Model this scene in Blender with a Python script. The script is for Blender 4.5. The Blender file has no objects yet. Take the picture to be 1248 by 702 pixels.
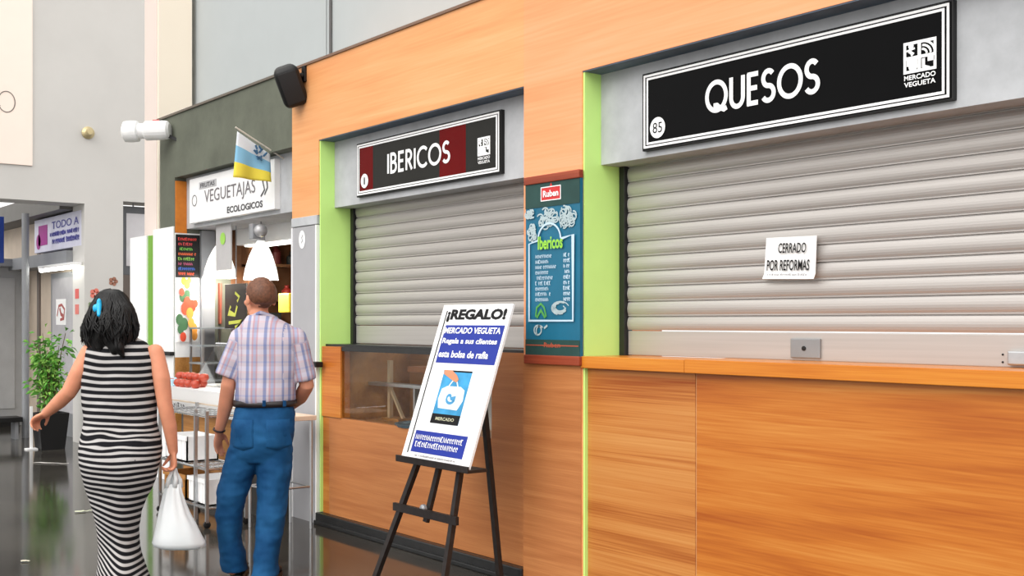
import bpy, bmesh, math, random
from mathutils import Vector, Matrix, noise
random.seed(7)
scn = bpy.context.scene
COL = scn.collection
# ------------------------------------------------------------------ camera model (1248x702 frame)
TH = math.atan2(1082, 1380); S, C = math.sin(TH), math.cos(TH)
F, CX, HY, H, D = 1380.0, 624.0, 392.0, 1.48, 4.0
LATV = Vector((S, C, 0)); DEPV = Vector((-C, S, 0))
def W(lat, d, z): return Vector((-C*d+S*lat, -D+S*d+C*lat, z))
def at(px, py, d): return W((px-CX)/F*d, d, H-(py-HY)/F*d)
def PY(px, py, Y=0.0):
    t = (px-CX)/F; d = (Y+D)/(S+t*C); return at(px, py, d)
def PX(px, py, X):
    t = (px-CX)/F; dy = X*(-t*C-S)/(C-S*t); d = -C*X+S*dy; return at(px, py, d)
def XX(px, Y=0.0): return PY(px, 0, Y).x
def ZZ(px, py, Y=0.0): return PY(px, py, Y).z
cam = bpy.data.cameras.new('camera'); co = bpy.data.objects.new('camera', cam); COL.objects.link(co)
co.location = (0, -D, H); co.rotation_euler = (math.pi/2, 0, math.pi/2-TH)
cam.sensor_width = 36; cam.lens = 36*F/1248; cam.shift_y = (HY-351)/1248; cam.clip_end = 200
scn.camera = co

# ------------------------------------------------------------------ materials
def srgb(r, g, b):
    f = lambda c: (c/255/12.92) if c/255 <= .04045 else ((c/255+.055)/1.055)**2.4
    return (f(r), f(g), f(b), 1)
MATS = {}
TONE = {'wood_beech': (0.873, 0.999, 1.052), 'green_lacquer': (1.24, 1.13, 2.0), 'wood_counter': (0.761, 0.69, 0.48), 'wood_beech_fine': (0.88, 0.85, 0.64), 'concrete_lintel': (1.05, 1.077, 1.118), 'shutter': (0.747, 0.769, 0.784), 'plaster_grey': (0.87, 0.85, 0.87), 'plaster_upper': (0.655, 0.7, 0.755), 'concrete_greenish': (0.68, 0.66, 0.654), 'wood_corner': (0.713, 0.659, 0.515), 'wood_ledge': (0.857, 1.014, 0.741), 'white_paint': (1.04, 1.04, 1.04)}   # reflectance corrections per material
def tone(name, c):
    k = TONE.get(name, (1, 1, 1)); return tuple(min(.96, x*y) for x, y in zip(c[:3], k))+(1,)
def nodes(name):
    m = bpy.data.materials.new(name); m.use_nodes = True
    return m, m.node_tree.nodes, m.node_tree.links, m.node_tree.nodes['Principled BSDF']
def setp(b, rough=.6, metal=0, spec=.5, **k):
    b.inputs['Roughness'].default_value = rough; b.inputs['Metallic'].default_value = metal
    b.inputs['Specular IOR Level'].default_value = spec
    for n, v in k.items(): b.inputs[n.replace('_', ' ')].default_value = v
def mat(name, rgb, rough=.6, metal=0, spec=.5, var=.06, scale=6, bump=0, emit=0, **k):
    """plain coloured procedural material with a little noise variation"""
    if name in MATS: return MATS[name]
    m, N, L, b = nodes(name); setp(b, rough, metal, spec, **k)
    c = tone(name, srgb(*rgb))
    tc = N.new('ShaderNodeTexCoord'); nz = N.new('ShaderNodeTexNoise')
    nz.inputs['Scale'].default_value = scale; nz.inputs['Detail'].default_value = 5
    L.new(tc.outputs['Object'], nz.inputs['Vector'])
    cr = N.new('ShaderNodeValToRGB'); cr.color_ramp.elements[0].position = .3; cr.color_ramp.elements[1].position = .7
    cr.color_ramp.elements[0].color = tuple(x*(1-var) for x in c[:3])+(1,)
    cr.color_ramp.elements[1].color = tuple(min(1, x*(1+var)) for x in c[:3])+(1,)
    L.new(nz.outputs['Fac'], cr.inputs['Fac']); L.new(cr.outputs['Color'], b.inputs['Base Color'])
    if bump:
        bp = N.new('ShaderNodeBump'); bp.inputs['Strength'].default_value = bump; bp.inputs['Distance'].default_value = .01
        L.new(nz.outputs['Fac'], bp.inputs['Height']); L.new(bp.outputs['Normal'], b.inputs['Normal'])
    if emit:
        b.inputs['Emission Color'].default_value = c; b.inputs['Emission Strength'].default_value = emit
    MATS[name] = m; return m
def wood(name, dark, mid, light, sx=.7, sz=9, rough=.38, fine=.35, spec=.35):
    if name in MATS: return MATS[name]
    m, N, L, b = nodes(name); setp(b, rough, 0, spec)
    tc = N.new('ShaderNodeTexCoord'); mp = N.new('ShaderNodeMapping')
    mp.inputs['Scale'].default_value = (sx, sz, sz)
    L.new(tc.outputs['Object'], mp.inputs['Vector'])
    n1 = N.new('ShaderNodeTexNoise'); n1.inputs['Scale'].default_value = 1.0; n1.inputs['Detail'].default_value = 4; n1.inputs['Distortion'].default_value = .6
    L.new(mp.outputs['Vector'], n1.inputs['Vector'])
    mp2 = N.new('ShaderNodeMapping'); mp2.inputs['Scale'].default_value = (sx*5, sz*14, sz*14)
    L.new(tc.outputs['Object'], mp2.inputs['Vector'])
    n2 = N.new('ShaderNodeTexNoise'); n2.inputs['Scale'].default_value = 1.0; n2.inputs['Detail'].default_value = 3
    L.new(mp2.outputs['Vector'], n2.inputs['Vector'])
    mx = N.new('ShaderNodeMix'); mx.data_type = 'FLOAT'; mx.inputs[0].default_value = fine
    L.new(n1.outputs['Fac'], mx.inputs[2]); L.new(n2.outputs['Fac'], mx.inputs[3])
    cr = N.new('ShaderNodeValToRGB'); e = cr.color_ramp.elements
    e[0].position = .34; e[0].color = tone(name, srgb(*dark)); e[1].position = .66; e[1].color = tone(name, srgb(*light))
    x = e.new(.5); x.color = tone(name, srgb(*mid))
    L.new(mx.outputs[0], cr.inputs['Fac']); L.new(cr.outputs['Color'], b.inputs['Base Color'])
    MATS[name] = m; return m
def concrete(name, rgb, var=.12, scale=1.5, rough=.75, spec=.3):
    if name in MATS: return MATS[name]
    m, N, L, b = nodes(name); setp(b, rough, 0, spec)
    c = tone(name, srgb(*rgb)); tc = N.new('ShaderNodeTexCoord')
    n1 = N.new('ShaderNodeTexNoise'); n1.inputs['Scale'].default_value = scale; n1.inputs['Detail'].default_value = 8; n1.inputs['Roughness'].default_value = .65
    L.new(tc.outputs['Object'], n1.inputs['Vector'])
    cr = N.new('ShaderNodeValToRGB'); cr.color_ramp.elements[0].position = .32; cr.color_ramp.elements[1].position = .68
    cr.color_ramp.elements[0].color = tuple(x*(1-var) for x in c[:3])+(1,)
    cr.color_ramp.elements[1].color = tuple(min(1, x*(1+var)) for x in c[:3])+(1,)
    L.new(n1.outputs['Fac'], cr.inputs['Fac']); L.new(cr.outputs['Color'], b.inputs['Base Color'])
    bp = N.new('ShaderNodeBump'); bp.inputs['Strength'].default_value = .15; bp.inputs['Distance'].default_value = .01
    L.new(n1.outputs['Fac'], bp.inputs['Height']); L.new(bp.outputs['Normal'], b.inputs['Normal'])
    MATS[name] = m; return m
M_fascia = wood('wood_beech', (235, 150, 92), (243, 164, 106), (250, 178, 122), .35, 5, .45)
M_pillar = wood('wood_beech_fine', (186, 116, 76), (200, 130, 88), (214, 146, 102), .8, 20, .4)
M_counter = wood('wood_counter', (188, 100, 40), (218, 134, 62), (236, 164, 92), .45, 7, .36)
M_corner = wood('wood_corner', (176, 88, 30), (228, 152, 86), (244, 182, 118), .2, 8, .36)
M_ledge = wood('wood_ledge', (206, 104, 30), (224, 126, 46), (236, 146, 64), .5, 10, .3)
M_brown = wood('wood_brown', (96, 62, 40), (122, 82, 54), (140, 98, 66), 6, .8, .5)
M_tan = wood('wood_tan', (150, 98, 44), (176, 122, 62), (190, 138, 78), .6, 8, .45)
M_orange = wood('wood_orange', (190, 108, 34), (212, 128, 46), (224, 142, 60), 6, .8, .45)
M_red = wood('wood_red', (128, 52, 32), (150, 66, 42), (166, 80, 52), .6, 12, .45)
M_green = mat('green_lacquer', (188, 236, 104), .35, 0, .4, .02)
M_greend = mat('green_paint', (112, 166, 46), .4, 0, .4, .03)
M_conc = concrete('concrete_grey', (206, 206, 202))
M_lint = concrete('concrete_lintel', (178, 178, 178), .14, 4)
M_soff = concrete('soffit_blue_grey', (104, 118, 134), .2, 6)
M_concg = concrete('concrete_greenish', (118, 124, 110), .2, 2.2)
M_wallw = concrete('plaster_grey', (214, 214, 208), .04, .8)
M_peach = mat('peach_plaster', (255, 238, 220), .7, 0, .3, .02, 1)
M_peach_shade = mat('peach_plaster_shaded', (224, 210, 202), .7, 0, .3, .02, 1)
M_white = mat('white_paint', (240, 240, 240), .4, 0, .5, .02)
M_paper = mat('white_paper', (246, 246, 246), .7, 0, .2, .01)
M_gloss = mat('black_gloss', (9, 9, 10), .12, 0, .06, .1)
M_glossg = mat('black_grey_gloss', (44, 44, 42), .18, 0, .1, .06)
M_maroon = mat('maroon_reflection', (100, 6, 8), .2, 0, .1, .08)
M_black = mat('black_matt', (18, 18, 19), .5, 0, .4, .1)
M_rubber = mat('black_skirting', (26, 27, 28), .35, 0, .5, .3, 20)
M_easel = mat('black_stained_wood', (38, 32, 30), .4, 0, .4, .3, 30)
M_steel = mat('brushed_steel', (190, 192, 194), .3, .9, .5, .05, 40)
M_chrome = mat('chrome', (220, 222, 224), .15, 1, .5, .02)
M_greym = mat('grey_metal', (150, 152, 156), .45, .3, .5, .05)
M_clad = mat('grey_cladding', (176, 176, 180), .35, .2, .5, .03)
M_ink = mat('black_ink', (22, 22, 24), .6, 0, .2, .05)
M_blue = mat('poster_blue', (36, 54, 150), .5, 0, .3, .05)
M_wink = mat('white_ink', (252, 252, 252), .5, 0, .3, .01)

# ------------------------------------------------------------------ mesh building
class MB:
    """collects shapes in world coordinates into one bmesh"""
    def __init__(s): s.bm = bmesh.new(); s.mi = 0
    def face(s, pts, mi=None):
        vs = [s.bm.verts.new(p) for p in pts]
        try:
            f = s.bm.faces.new(vs); f.material_index = s.mi if mi is None else mi; return f
        except ValueError: pass
    def hexa(s, p, mi=None):
        v = [s.bm.verts.new(q) for q in p]
        for ids in ((0,3,2,1),(4,5,6,7),(0,1,5,4),(1,2,6,5),(2,3,7,6),(3,0,4,7)):
            f = s.bm.faces.new([v[i] for i in ids]); f.material_index = s.mi if mi is None else mi
        return s
    def box(s, x0, x1, y0, y1, z0, z1, bev=0, mi=None):
        x0, x1 = min(x0,x1), max(x0,x1); y0, y1 = min(y0,y1), max(y0,y1); z0, z1 = min(z0,z1), max(z0,z1)
        if bev:
            t = bmesh.new(); bmesh.ops.create_cube(t, size=1)
            for v in t.verts: v.co = Vector(((x0+x1)/2+v.co.x*(x1-x0), (y0+y1)/2+v.co.y*(y1-y0), (z0+z1)/2+v.co.z*(z1-z0)))
            bmesh.ops.bevel(t, geom=list(t.edges), offset=min(bev, .45*min(x1-x0,y1-y0,z1-z0)), segments=2, affect='EDGES', profile=.6)
            s.add(t, mi); return s
        return s.hexa([Vector(q) for q in ((x0,y0,z0),(x1,y0,z0),(x1,y1,z0),(x0,y1,z0),(x0,y0,z1),(x1,y0,z1),(x1,y1,z1),(x0,y1,z1))], mi)
    def add(s, t, mi=None, M=None):
        me = bpy.data.meshes.new('t')
        if M is not None: t.transform(M)
        n0 = len(s.bm.faces); t.to_mesh(me); s.bm.from_mesh(me); t.free(); bpy.data.meshes.remove(me)
        s.bm.faces.ensure_lookup_table()
        for f in s.bm.faces[n0:]: f.material_index = s.mi if mi is None else mi
        return s
    def tube(s, pts, r, seg=10, caps=True, mi=None, flat=None):
        """round tube through pts; r scalar or list; flat=(dir, factor) squeezes along dir"""
        pts = [Vector(p) for p in pts]; n = len(pts)
        rs = r if isinstance(r, (list, tuple)) else [r]*n
        rings = []; up = None
        for i, p in enumerate(pts):
            t = (pts[min(i+1, n-1)]-pts[max(i-1, 0)]).normalized()
            if up is None:
                a = Vector((0,0,1)) if abs(t.z) < .9 else Vector((1,0,0))
                up = (a-t*a.dot(t)).normalized()
            else:
                up = (up-t*up.dot(t)); up = up.normalized() if up.length > 1e-6 else Vector((1,0,0))
            b = t.cross(up); ring = []
            for k in range(seg):
                a = 2*math.pi*k/seg; o = (up*math.cos(a)+b*math.sin(a))*rs[i]
                if flat: o -= flat[0]*o.dot(flat[0])*(1-flat[1])
                ring.append(s.bm.verts.new(p+o))
            rings.append(ring)
        m = s.mi if mi is None else mi
        for i in range(n-1):
            for k in range(seg):
                f = s.bm.faces.new((rings[i][k], rings[i][(k+1)%seg], rings[i+1][(k+1)%seg], rings[i+1][k])); f.material_index = m
        if caps:
            f = s.bm.faces.new(rings[0][::-1]); f.material_index = m
            f = s.bm.faces.new(rings[-1]); f.material_index = m
        return s
    def bar(s, a, b, w, h, ref=Vector((0,0,1)), mi=None):
        """rectangular bar from a to b"""
        a, b = Vector(a), Vector(b); t = (b-a).normalized()
        u = t.cross(ref)
        if u.length < 1e-4: u = t.cross(Vector((1,0,0)))
        u.normalize(); v = u.cross(t).normalized(); u = u*w/2; v = v*h/2
        return s.hexa([a-u-v, a+u-v, a+u+v, a-u+v, b-u-v, b+u-v, b+u+v, b-u+v], mi)
    def ell(s, c, rx, ry, rz, ax=None, seg=20, mi=None):
        t = bmesh.new(); bmesh.ops.create_uvsphere(t, u_segments=seg, v_segments=max(8, seg*2//3), radius=1)
        A = ax or (Vector((1,0,0)), Vector((0,1,0)), Vector((0,0,1)))
        for v in t.verts: v.co = Vector(c)+A[0]*v.co.x*rx+A[1]*v.co.y*ry+A[2]*v.co.z*rz
        return s.add(t, mi)
    def loft(s, rings, mi=None, caps=True):
        R = [[s.bm.verts.new(p) for p in r] for r in rings]; n = len(R[0]); m = s.mi if mi is None else mi
        for i in range(len(R)-1):
            for k in range(n):
                f = s.bm.faces.new((R[i][k], R[i][(k+1)%n], R[i+1][(k+1)%n], R[i+1][k])); f.material_index = m
        if caps:
            for r in (R[0][::-1], R[-1]):
                f = s.bm.faces.new(r); f.material_index = m
        return s
    def lathe(s, c, prof, seg=24, axis=Vector((0,0,1)), mi=None, caps=True):
        ax = axis.normalized(); a = Vector((1,0,0)) if abs(ax.x) < .9 else Vector((0,1,0))
        u = (a-ax*a.dot(ax)).normalized(); v = ax.cross(u); c = Vector(c)
        return s.loft([[c+ax*h+(u*math.cos(2*math.pi*k/seg)+v*math.sin(2*math.pi*k/seg))*max(r, 1e-4) for k in range(seg)] for r, h in prof], mi, caps)
    def mesh(s, name):
        bmesh.ops.recalc_face_normals(s.bm, faces=list(s.bm.faces))
        me = bpy.data.meshes.new(name); s.bm.to_mesh(me); s.bm.free(); return me
    def build(s, name, mats, parent=None, smooth=False, base=None):
        return mobj(name, s.mesh(name), mats, parent, smooth, base)
def wloc(o):
    v = Vector(o.location); p = o.parent
    while p: v = v+Vector(p.location); p = p.parent
    return v
def mobj(name, me, mats, parent=None, smooth=False, base=None):
    o = bpy.data.objects.new(name, me); COL.objects.link(o)
    for m in (mats if isinstance(mats, (list, tuple)) else [mats]): me.materials.append(m)
    if smooth:
        for p in me.polygons: p.use_smooth = True
    if parent is not None:
        o.parent = parent; me.transform(Matrix.Translation(-wloc(parent)))
    elif base is not None:
        me.transform(Matrix.Translation(-Vector(base))); o.location = base
    return o
def tag(o, label, cat, group=None, kind=None):
    o['label'] = label; o['category'] = cat
    if group: o['group'] = group
    if kind: o['kind'] = kind
    return o
def thing(name, label, cat, loc, group=None):
    o = bpy.data.objects.new(name, None); COL.objects.link(o); o.location = loc; o.empty_display_size = .1
    return tag(o, label, cat, group)
def struct(name, mb, mats):
    o = mb.build(name, mats); o['kind'] = 'structure'; return o
def voxel(mb, size, smooth=4, name='m'):
    me = mb.mesh('tmp'); o = bpy.data.objects.new('tmp', me); COL.objects.link(o)
    r = o.modifiers.new('r', 'REMESH'); r.mode = 'VOXEL'; r.voxel_size = size
    if smooth:
        sm = o.modifiers.new('s', 'SMOOTH'); sm.iterations = smooth; sm.factor = .5
    dg = bpy.context.evaluated_depsgraph_get(); dg.update()
    out = bpy.data.meshes.new_from_object(o.evaluated_get(dg)); out.name = name
    bpy.data.objects.remove(o); bpy.data.meshes.remove(me)
    out.materials.clear()
    return out
def displace(me, amp, freq, aniso=(1,1,1), amp2=0, freq2=30):
    me.update()
    ns = [v.normal.copy() for v in me.vertices]
    for v, n in zip(me.vertices, ns):
        p = Vector((v.co.x*aniso[0], v.co.y*aniso[1], v.co.z*aniso[2]))
        v.co += n*(amp*noise.noise(p*freq)+(amp2*noise.noise(p*freq2) if amp2 else 0))

# flat panels: text, marks
_fonts = {}
class Panel:
    """a drawing frame on a flat board: origin lower-left corner, u right, v up (metres), n towards the viewer"""
    def __init__(s, o, u, v, Wd, Ht):
        s.o, s.u, s.v, s.W, s.H = Vector(o), Vector(u).normalized(), Vector(v).normalized(), Wd, Ht
        s.n = s.u.cross(s.v).normalized()
    def p(s, u, v, l=0): return s.o+s.u*u*s.W+s.v*v*s.H+s.n*l
    def rect(s, mb, u0, u1, v0, v1, l=.002, t=.0015, mi=None):
        a = [s.p(u0,v0,l-t), s.p(u1,v0,l-t), s.p(u1,v1,l-t), s.p(u0,v1,l-t)]
        b = [s.p(u0,v0,l), s.p(u1,v0,l), s.p(u1,v1,l), s.p(u0,v1,l)]
        mb.hexa(a+b, mi)
    def frame(s, mb, u0, u1, v0, v1, w, l=.002, t=.0015):
        wu, wv = w/s.W, w/s.H
        s.rect(mb, u0, u1, v0, v0+wv, l, t); s.rect(mb, u0, u1, v1-wv, v1, l, t)
        s.rect(mb, u0, u0+wu, v0+wv, v1-wv, l, t); s.rect(mb, u1-wu, u1, v0+wv, v1-wv, l, t)
    def text(s, mb, txt, u0, u1, v0, v1, l=.0025, bold=0, shear=0, skew=0):
        cu = bpy.data.curves.new('t', 'FONT'); cu.body = txt; cu.resolution_u = 3; cu.shear = shear
        cu.offset = bold
        o = bpy.data.objects.new('t', cu); COL.objects.link(o)
        dg = bpy.context.evaluated_depsgraph_get(); dg.update()
        me = bpy.data.meshes.new_from_object(o.evaluated_get(dg))
        xs = [v.co.x for v in me.vertices]; ys = [v.co.y for v in me.vertices]
        if xs:
            x0, x1, y0, y1 = min(xs), max(xs), min(ys), max(ys)
            vs = []
            for v in me.vertices:
                a = (v.co.x-x0)/(x1-x0); b = (v.co.y-y0)/max(1e-6, y1-y0)
                vs.append(mb.bm.verts.new(s.p(u0+a*(u1-u0), v0+b*(v1-v0)+skew*a, l)))
            for pl in me.polygons:
                try:
                    f = mb.bm.faces.new([vs[i] for i in pl.vertices]); f.material_index = mb.mi
                except ValueError: pass
        bpy.data.objects.remove(o); bpy.data.curves.remove(cu); bpy.data.meshes.remove(me)
    def stroke(s, mb, pts, w, l=.0025, closed=False):
        """ribbon of width w (metres) along a polyline in (u,v)"""
        P = [Vector((a*s.W, b*s.H)) for a, b in pts]; n = len(P); Lf, Rt = [], []
        for i in range(n):
            if closed: a, b = P[(i-1)%n], P[(i+1)%n]
            else: a, b = P[max(i-1,0)], P[min(i+1,n-1)]
            t = (b-a); t = t.normalized() if t.length > 1e-9 else Vector((1,0)); q = Vector((-t.y, t.x))*w/2
            if 0 < i < n-1 or closed:
                e = (P[i]-P[(i-1)%n]); e = e.normalized() if e.length > 1e-9 else t
                k = max(.45, abs(Vector((-e.y, e.x)).dot(Vector((-t.y, t.x))))); q = q/k
            for lst, sg in ((Lf, 1), (Rt, -1)):
                c = P[i]+q*sg; lst.append(mb.bm.verts.new(s.o+s.u*c.x+s.v*c.y+s.n*l))
        for i in range(n if closed else n-1):
            j = (i+1)%n
            try:
                f = mb.bm.faces.new((Lf[i], Rt[i], Rt[j], Lf[j])); f.material_index = mb.mi
            except ValueError: pass
    def disc(s, mb, u, v, r, l=.002, seg=28, rv=None):
        rv = rv or r
        mb.face([s.o+s.u*(u*s.W+math.cos(2*math.pi*k/seg)*r)+s.v*(v*s.H+math.sin(2*math.pi*k/seg)*rv)+s.n*l for k in range(seg)])
    def scribble(s, mb, u0, u1, v0, v1, w=.004, seed=0, l=.0025):
        """an illegible handwritten line: a run of small letter-like strokes"""
        R = random.Random(seed); hgt = v1-v0; u = u0; adv = hgt*s.H/s.W*.75
        while u < u1-adv*.6:
            k = R.random()
            if k < .12: u += adv*.7; continue
            if k < .45: pts = [(u+adv*.3*math.cos(a)+adv*.3, v0+hgt*.45+hgt*.42*math.sin(a)) for a in [i*.9 for i in range(7)]]
            elif k < .7: pts = [(u, v0), (u+adv*.1, v1), (u+adv*.6, v0+hgt*.5), (u+adv*.65, v0)]
            elif k < .85: pts = [(u, v1), (u+adv*.3, v0), (u+adv*.6, v1)]
            else: pts = [(u+adv*.6, v1), (u, v1), (u, v0), (u+adv*.6, v0)]
            s.stroke(mb, pts, w, l); u += adv

def arc(cx, cy, rx, ry, a0, a1, n=18):
    return [(cx+rx*math.cos(math.radians(a0+(a1-a0)*i/n)), cy+ry*math.sin(math.radians(a0+(a1-a0)*i/n))) for i in range(n+1)]
# geometric sans capitals: (width, polylines) in a unit-high box
GLY = {
 'O': (.98, [arc(.49,.5,.45,.46,0,361,40)]),
 'Q': (.98, [arc(.49,.5,.45,.46,0,361,40), [(.36,.2),(.52,.2),(.66,.1),(.86,.03),(.98,.08)]]),
 'U': (.66, [[(.06,1),(.06,.35)]+arc(.33,.33,.27,.29,180,360,16)+[(.6,.35),(.6,1)]]),
 'E': (.5, [[(.06,0),(.06,1)], [(.0,.955),(.48,.955)], [(.0,.52),(.44,.52)], [(.0,.045),(.48,.045)]]),
 'S': (.56, [arc(.28,.73,.22,.23,35,270,16)[:-1]+arc(.27,.27,.24,.23,90,-150,18)]),
 'I': (.14, [[(.07,0),(.07,1)]]),
 'B': (.56, [[(.06,0),(.06,1)], [(.0,.955),(.24,.955)]+arc(.24,.745,.22,.21,90,-90,12)+[(.0,.535)], [(.24,.535)]+arc(.26,.29,.25,.245,90,-90,14)+[(.0,.045)]]),
 'R': (.56, [[(.06,0),(.06,1)], [(.0,.955),(.24,.955)]+arc(.24,.72,.24,.235,90,-90,14)+[(.0,.485)], [(.24,.49),(.54,0)]]),
 'C': (.8, [arc(.48,.5,.43,.46,45,315,26)]),
}
def geotext(pn, mb, txt, u0, u1, v0, v1, w, gap=.14, l=.003):
    tot = sum(GLY[c][0] for c in txt)+gap*(len(txt)-1); x = 0
    for c in txt:
        g = GLY[c]
        for i, pl in enumerate(g[1]): pn.stroke(mb, [(u0+(x+a)/tot*(u1-u0), v0+b*(v1-v0)) for a, b in pl], w, l+.0006*i)
        x += g[0]+gap

XR = (1,0,0); ZU = (0,0,1)
# ================================================================== SETTING
# floor: dark polished slabs
def floor_mat():
    m, N, L, b = nodes('polished_floor'); setp(b, .1, 0, .4)
    tc = N.new('ShaderNodeTexCoord'); nz = N.new('ShaderNodeTexNoise'); nz.inputs['Scale'].default_value = 1.2; nz.inputs['Detail'].default_value = 7
    L.new(tc.outputs['Object'], nz.inputs['Vector'])
    cr = N.new('ShaderNodeValToRGB'); cr.color_ramp.elements[0].position = .3; cr.color_ramp.elements[1].position = .72
    cr.color_ramp.elements[0].color = srgb(46, 43, 39); cr.color_ramp.elements[1].color = srgb(68, 65, 59)
    L.new(nz.outputs['Fac'], cr.inputs['Fac'])
    br = N.new('ShaderNodeTexBrick'); br.offset = 0; br.inputs['Scale'].default_value = 1
    br.inputs['Brick Width'].default_value = 1.2; br.inputs['Row Height'].default_value = 1.2; br.inputs['Mortar Size'].default_value = .005
    br.inputs['Color1'].default_value = br.inputs['Color2'].default_value = (1,1,1,1); br.inputs['Mortar'].default_value = (.45,.45,.45,1)
    mp = N.new('ShaderNodeMapping'); mp.inputs['Location'].default_value = (.35, .42, 0); L.new(tc.outputs['Object'], mp.inputs['Vector']); L.new(mp.outputs['Vector'], br.inputs['Vector'])
    mx = N.new('ShaderNodeMix'); mx.data_type = 'RGBA'; mx.blend_type = 'MULTIPLY'; mx.inputs[0].default_value = 1
    L.new(cr.outputs['Color'], mx.inputs[6]); L.new(br.outputs['Color'], mx.inputs[7]); L.new(mx.outputs[2], b.inputs['Base Color'])
    mr = N.new('ShaderNodeMapRange'); mr.inputs['To Min'].default_value = .04; mr.inputs['To Max'].default_value = .16
    L.new(nz.outputs['Fac'], mr.inputs['Value']); L.new(mr.outputs['Result'], b.inputs['Roughness'])
    return m
struct('floor', MB().box(-30, 5, -14, 6, -.15, 0), floor_mat())

X1L, X1R = XX(356), XX(388.5)          # pillar between the vegetable stall and the iberian ham stall
X2L, X2R = XX(638.5), XX(709.5)        # pillar carrying the banner
XV = XX(213)                           # left jamb of vegetable stall
ZF, ZT, ZL = 2.81, 3.387, 2.32         # fascia bottom, top, lintel bottom
XE = .6
# wood clad front: fascia and two pillars
mb = MB()
mb.box(X1L, X2L, 0, .6, ZF, ZT); mb.mi = 1; mb.box(X2L, XE, 0, .6, ZF, ZT)
mb.box(X2L, X2R, 0, .6, 0, ZF)
mb.mi = 0; mb.box(X1L, X1R, 0, .6, 2.262, ZF); mb.mi = 1
mb.box(-.35, XE, 0, .6, 0, ZF)
struct('wall_right', mb, [M_fascia, wood('wood_beech_warm', (233, 149, 98), (243, 162, 113), (249, 174, 130), .35, 5, .45)])
# the lower part of the banner pillar is a darker veneer
struct('trim_1', MB().box(X2L+.002, X2R-.004, -.006, .02, 0, 1.29), M_pillar)
mb = MB(); mb.box(X1L, XE, -.012, .05, ZT, ZT+.018); struct('trim_2', mb, mat('fascia_cap', (120, 92, 74), .5))
# dark blue-grey soffit strips under the fascia
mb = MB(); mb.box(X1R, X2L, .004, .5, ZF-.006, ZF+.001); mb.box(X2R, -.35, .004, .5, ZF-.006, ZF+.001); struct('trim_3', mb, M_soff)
# concrete lintels
struct('trim_4', MB().box(X1R, X2L, .125, .55, ZL, ZF-.006), M_lint)
struct('trim_5', MB().box(X2R, -.35, .125, .55, ZL, ZF-.006), M_lint)
# green jambs
mb = MB(); mb.box(X1R, X1R+.012, .008, .3, .09, ZL); mb.box(X1R, X1R+.012, .008, .126, ZL, ZF-.006); struct('trim_6', mb, M_green)
mb = MB(); mb.box(X2R, X2R+.012, .008, .3, 0, ZL); mb.box(X2R, X2R+.012, .008, .126, ZL, ZF-.006); struct('trim_7', mb, M_green)
# black skirting below the ham counter
mb = MB(); mb.box(X1R-.02, X2L, -.02, .03, .012, .085, .008); mb.box(X1R-.02, X2L, -.034, .03, 0, .03, .006); struct('baseboard_right', mb, M_rubber)

# vegetable stall shell
XVL = XX(195)
mb = MB(); mb.box(XVL, X1L, 0, .55, ZF, ZT); mb.box(XVL, XV, 0, .55, 0, ZF); struct('wall_left', mb, M_concg)
mb = MB(); mb.box(XVL-.05, X1L, -.015, .05, ZT, ZT+.02); struct('trim_8', mb, mat('coping', (104, 96, 86), .6))
struct('trim_9', MB().box(XV, X1L, .11, .5, 2.34, ZF), M_lint)
struct('trim_10', MB().box(XV, XV+.012, .004, .112, 2.3, ZF-.03), M_orange)
# white cladding of the left pier, green edge strip and the neighbouring white end panel
xa, xb, xc = XX(161), XX(181), XX(188)
mb = MB(); mb.box(xc, XV-.01, -.012, .02, 1.2, 2.36); mb.box(xc, XV-.01, -.012, .02, 0, 1.165); struct('trim_11', mb, M_white)
mb = MB(); mb.box(xb, xc, -.005, .1, 0, 2.31); struct('trim_12', mb, M_greend)
mb = MB(); mb.box(xa, xb, -.02, .12, 0, 2.315); struct('trim_13', mb, M_white)
# stall room
mb = MB()
mb.box(XV-.08, XV, .55, 2.4, 0, 2.5); mb.box(X1L, X1L+.08, .6, 2.4, 0, 2.5)
mb.box(XV-.08, X1L+.08, 2.3, 2.4, 0, 2.5); struct('wall_back', mb, M_brown)
struct('ceiling', MB().box(XV-.08, X1L+.08, .5, 2.4, 2.5, 2.56), M_white)
# side panel inside the left jamb (white, carries the menu)
struct('trim_14', MB().box(XV, XV+.01, .0, .24, 1.15, 2.3), M_white)
struct('trim_15', MB().box(XV, XV+.012, .0, .26, .2, 1.15), M_tan)
# grey shutter post inside
mb = MB(); mb.box(XV, XV+.05, .24, .37, .9, 2.33); struct('trim_16', mb, M_greym)
# concrete hall walls
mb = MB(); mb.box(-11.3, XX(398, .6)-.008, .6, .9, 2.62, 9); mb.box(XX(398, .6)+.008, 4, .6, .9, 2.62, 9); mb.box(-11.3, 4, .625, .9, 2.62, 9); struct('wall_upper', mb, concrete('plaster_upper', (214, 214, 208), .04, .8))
XF = -13.9
yc = PX(103, 300, XF).y; y2 = PX(150, 300, XF).y
mb = MB()
mb.box(XF-.45, XF, -9, yc, 2.9, 9); mb.box(XF-.45, XF, yc, y2, 0, 9); mb.box(XF-.45, XF, y2, 3, 2.96, 9)
struct('wall_far', mb, M_wallw)
# square column behind the end of the stalls
xcR = PY(193, 200, .2).x
mb = MB(); mb.mi = 0; mb.box(xcR-.35, xcR, .2, .55, 0, 9); struct('wall_column', mb, M_peach)
mb = MB(); mb.box(xcR-.352, xcR-.02, .19, .202, 0, 9); struct('trim_17', mb, M_peach_shade)  # darker sheet: the column's shaded side put into its colour

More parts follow.
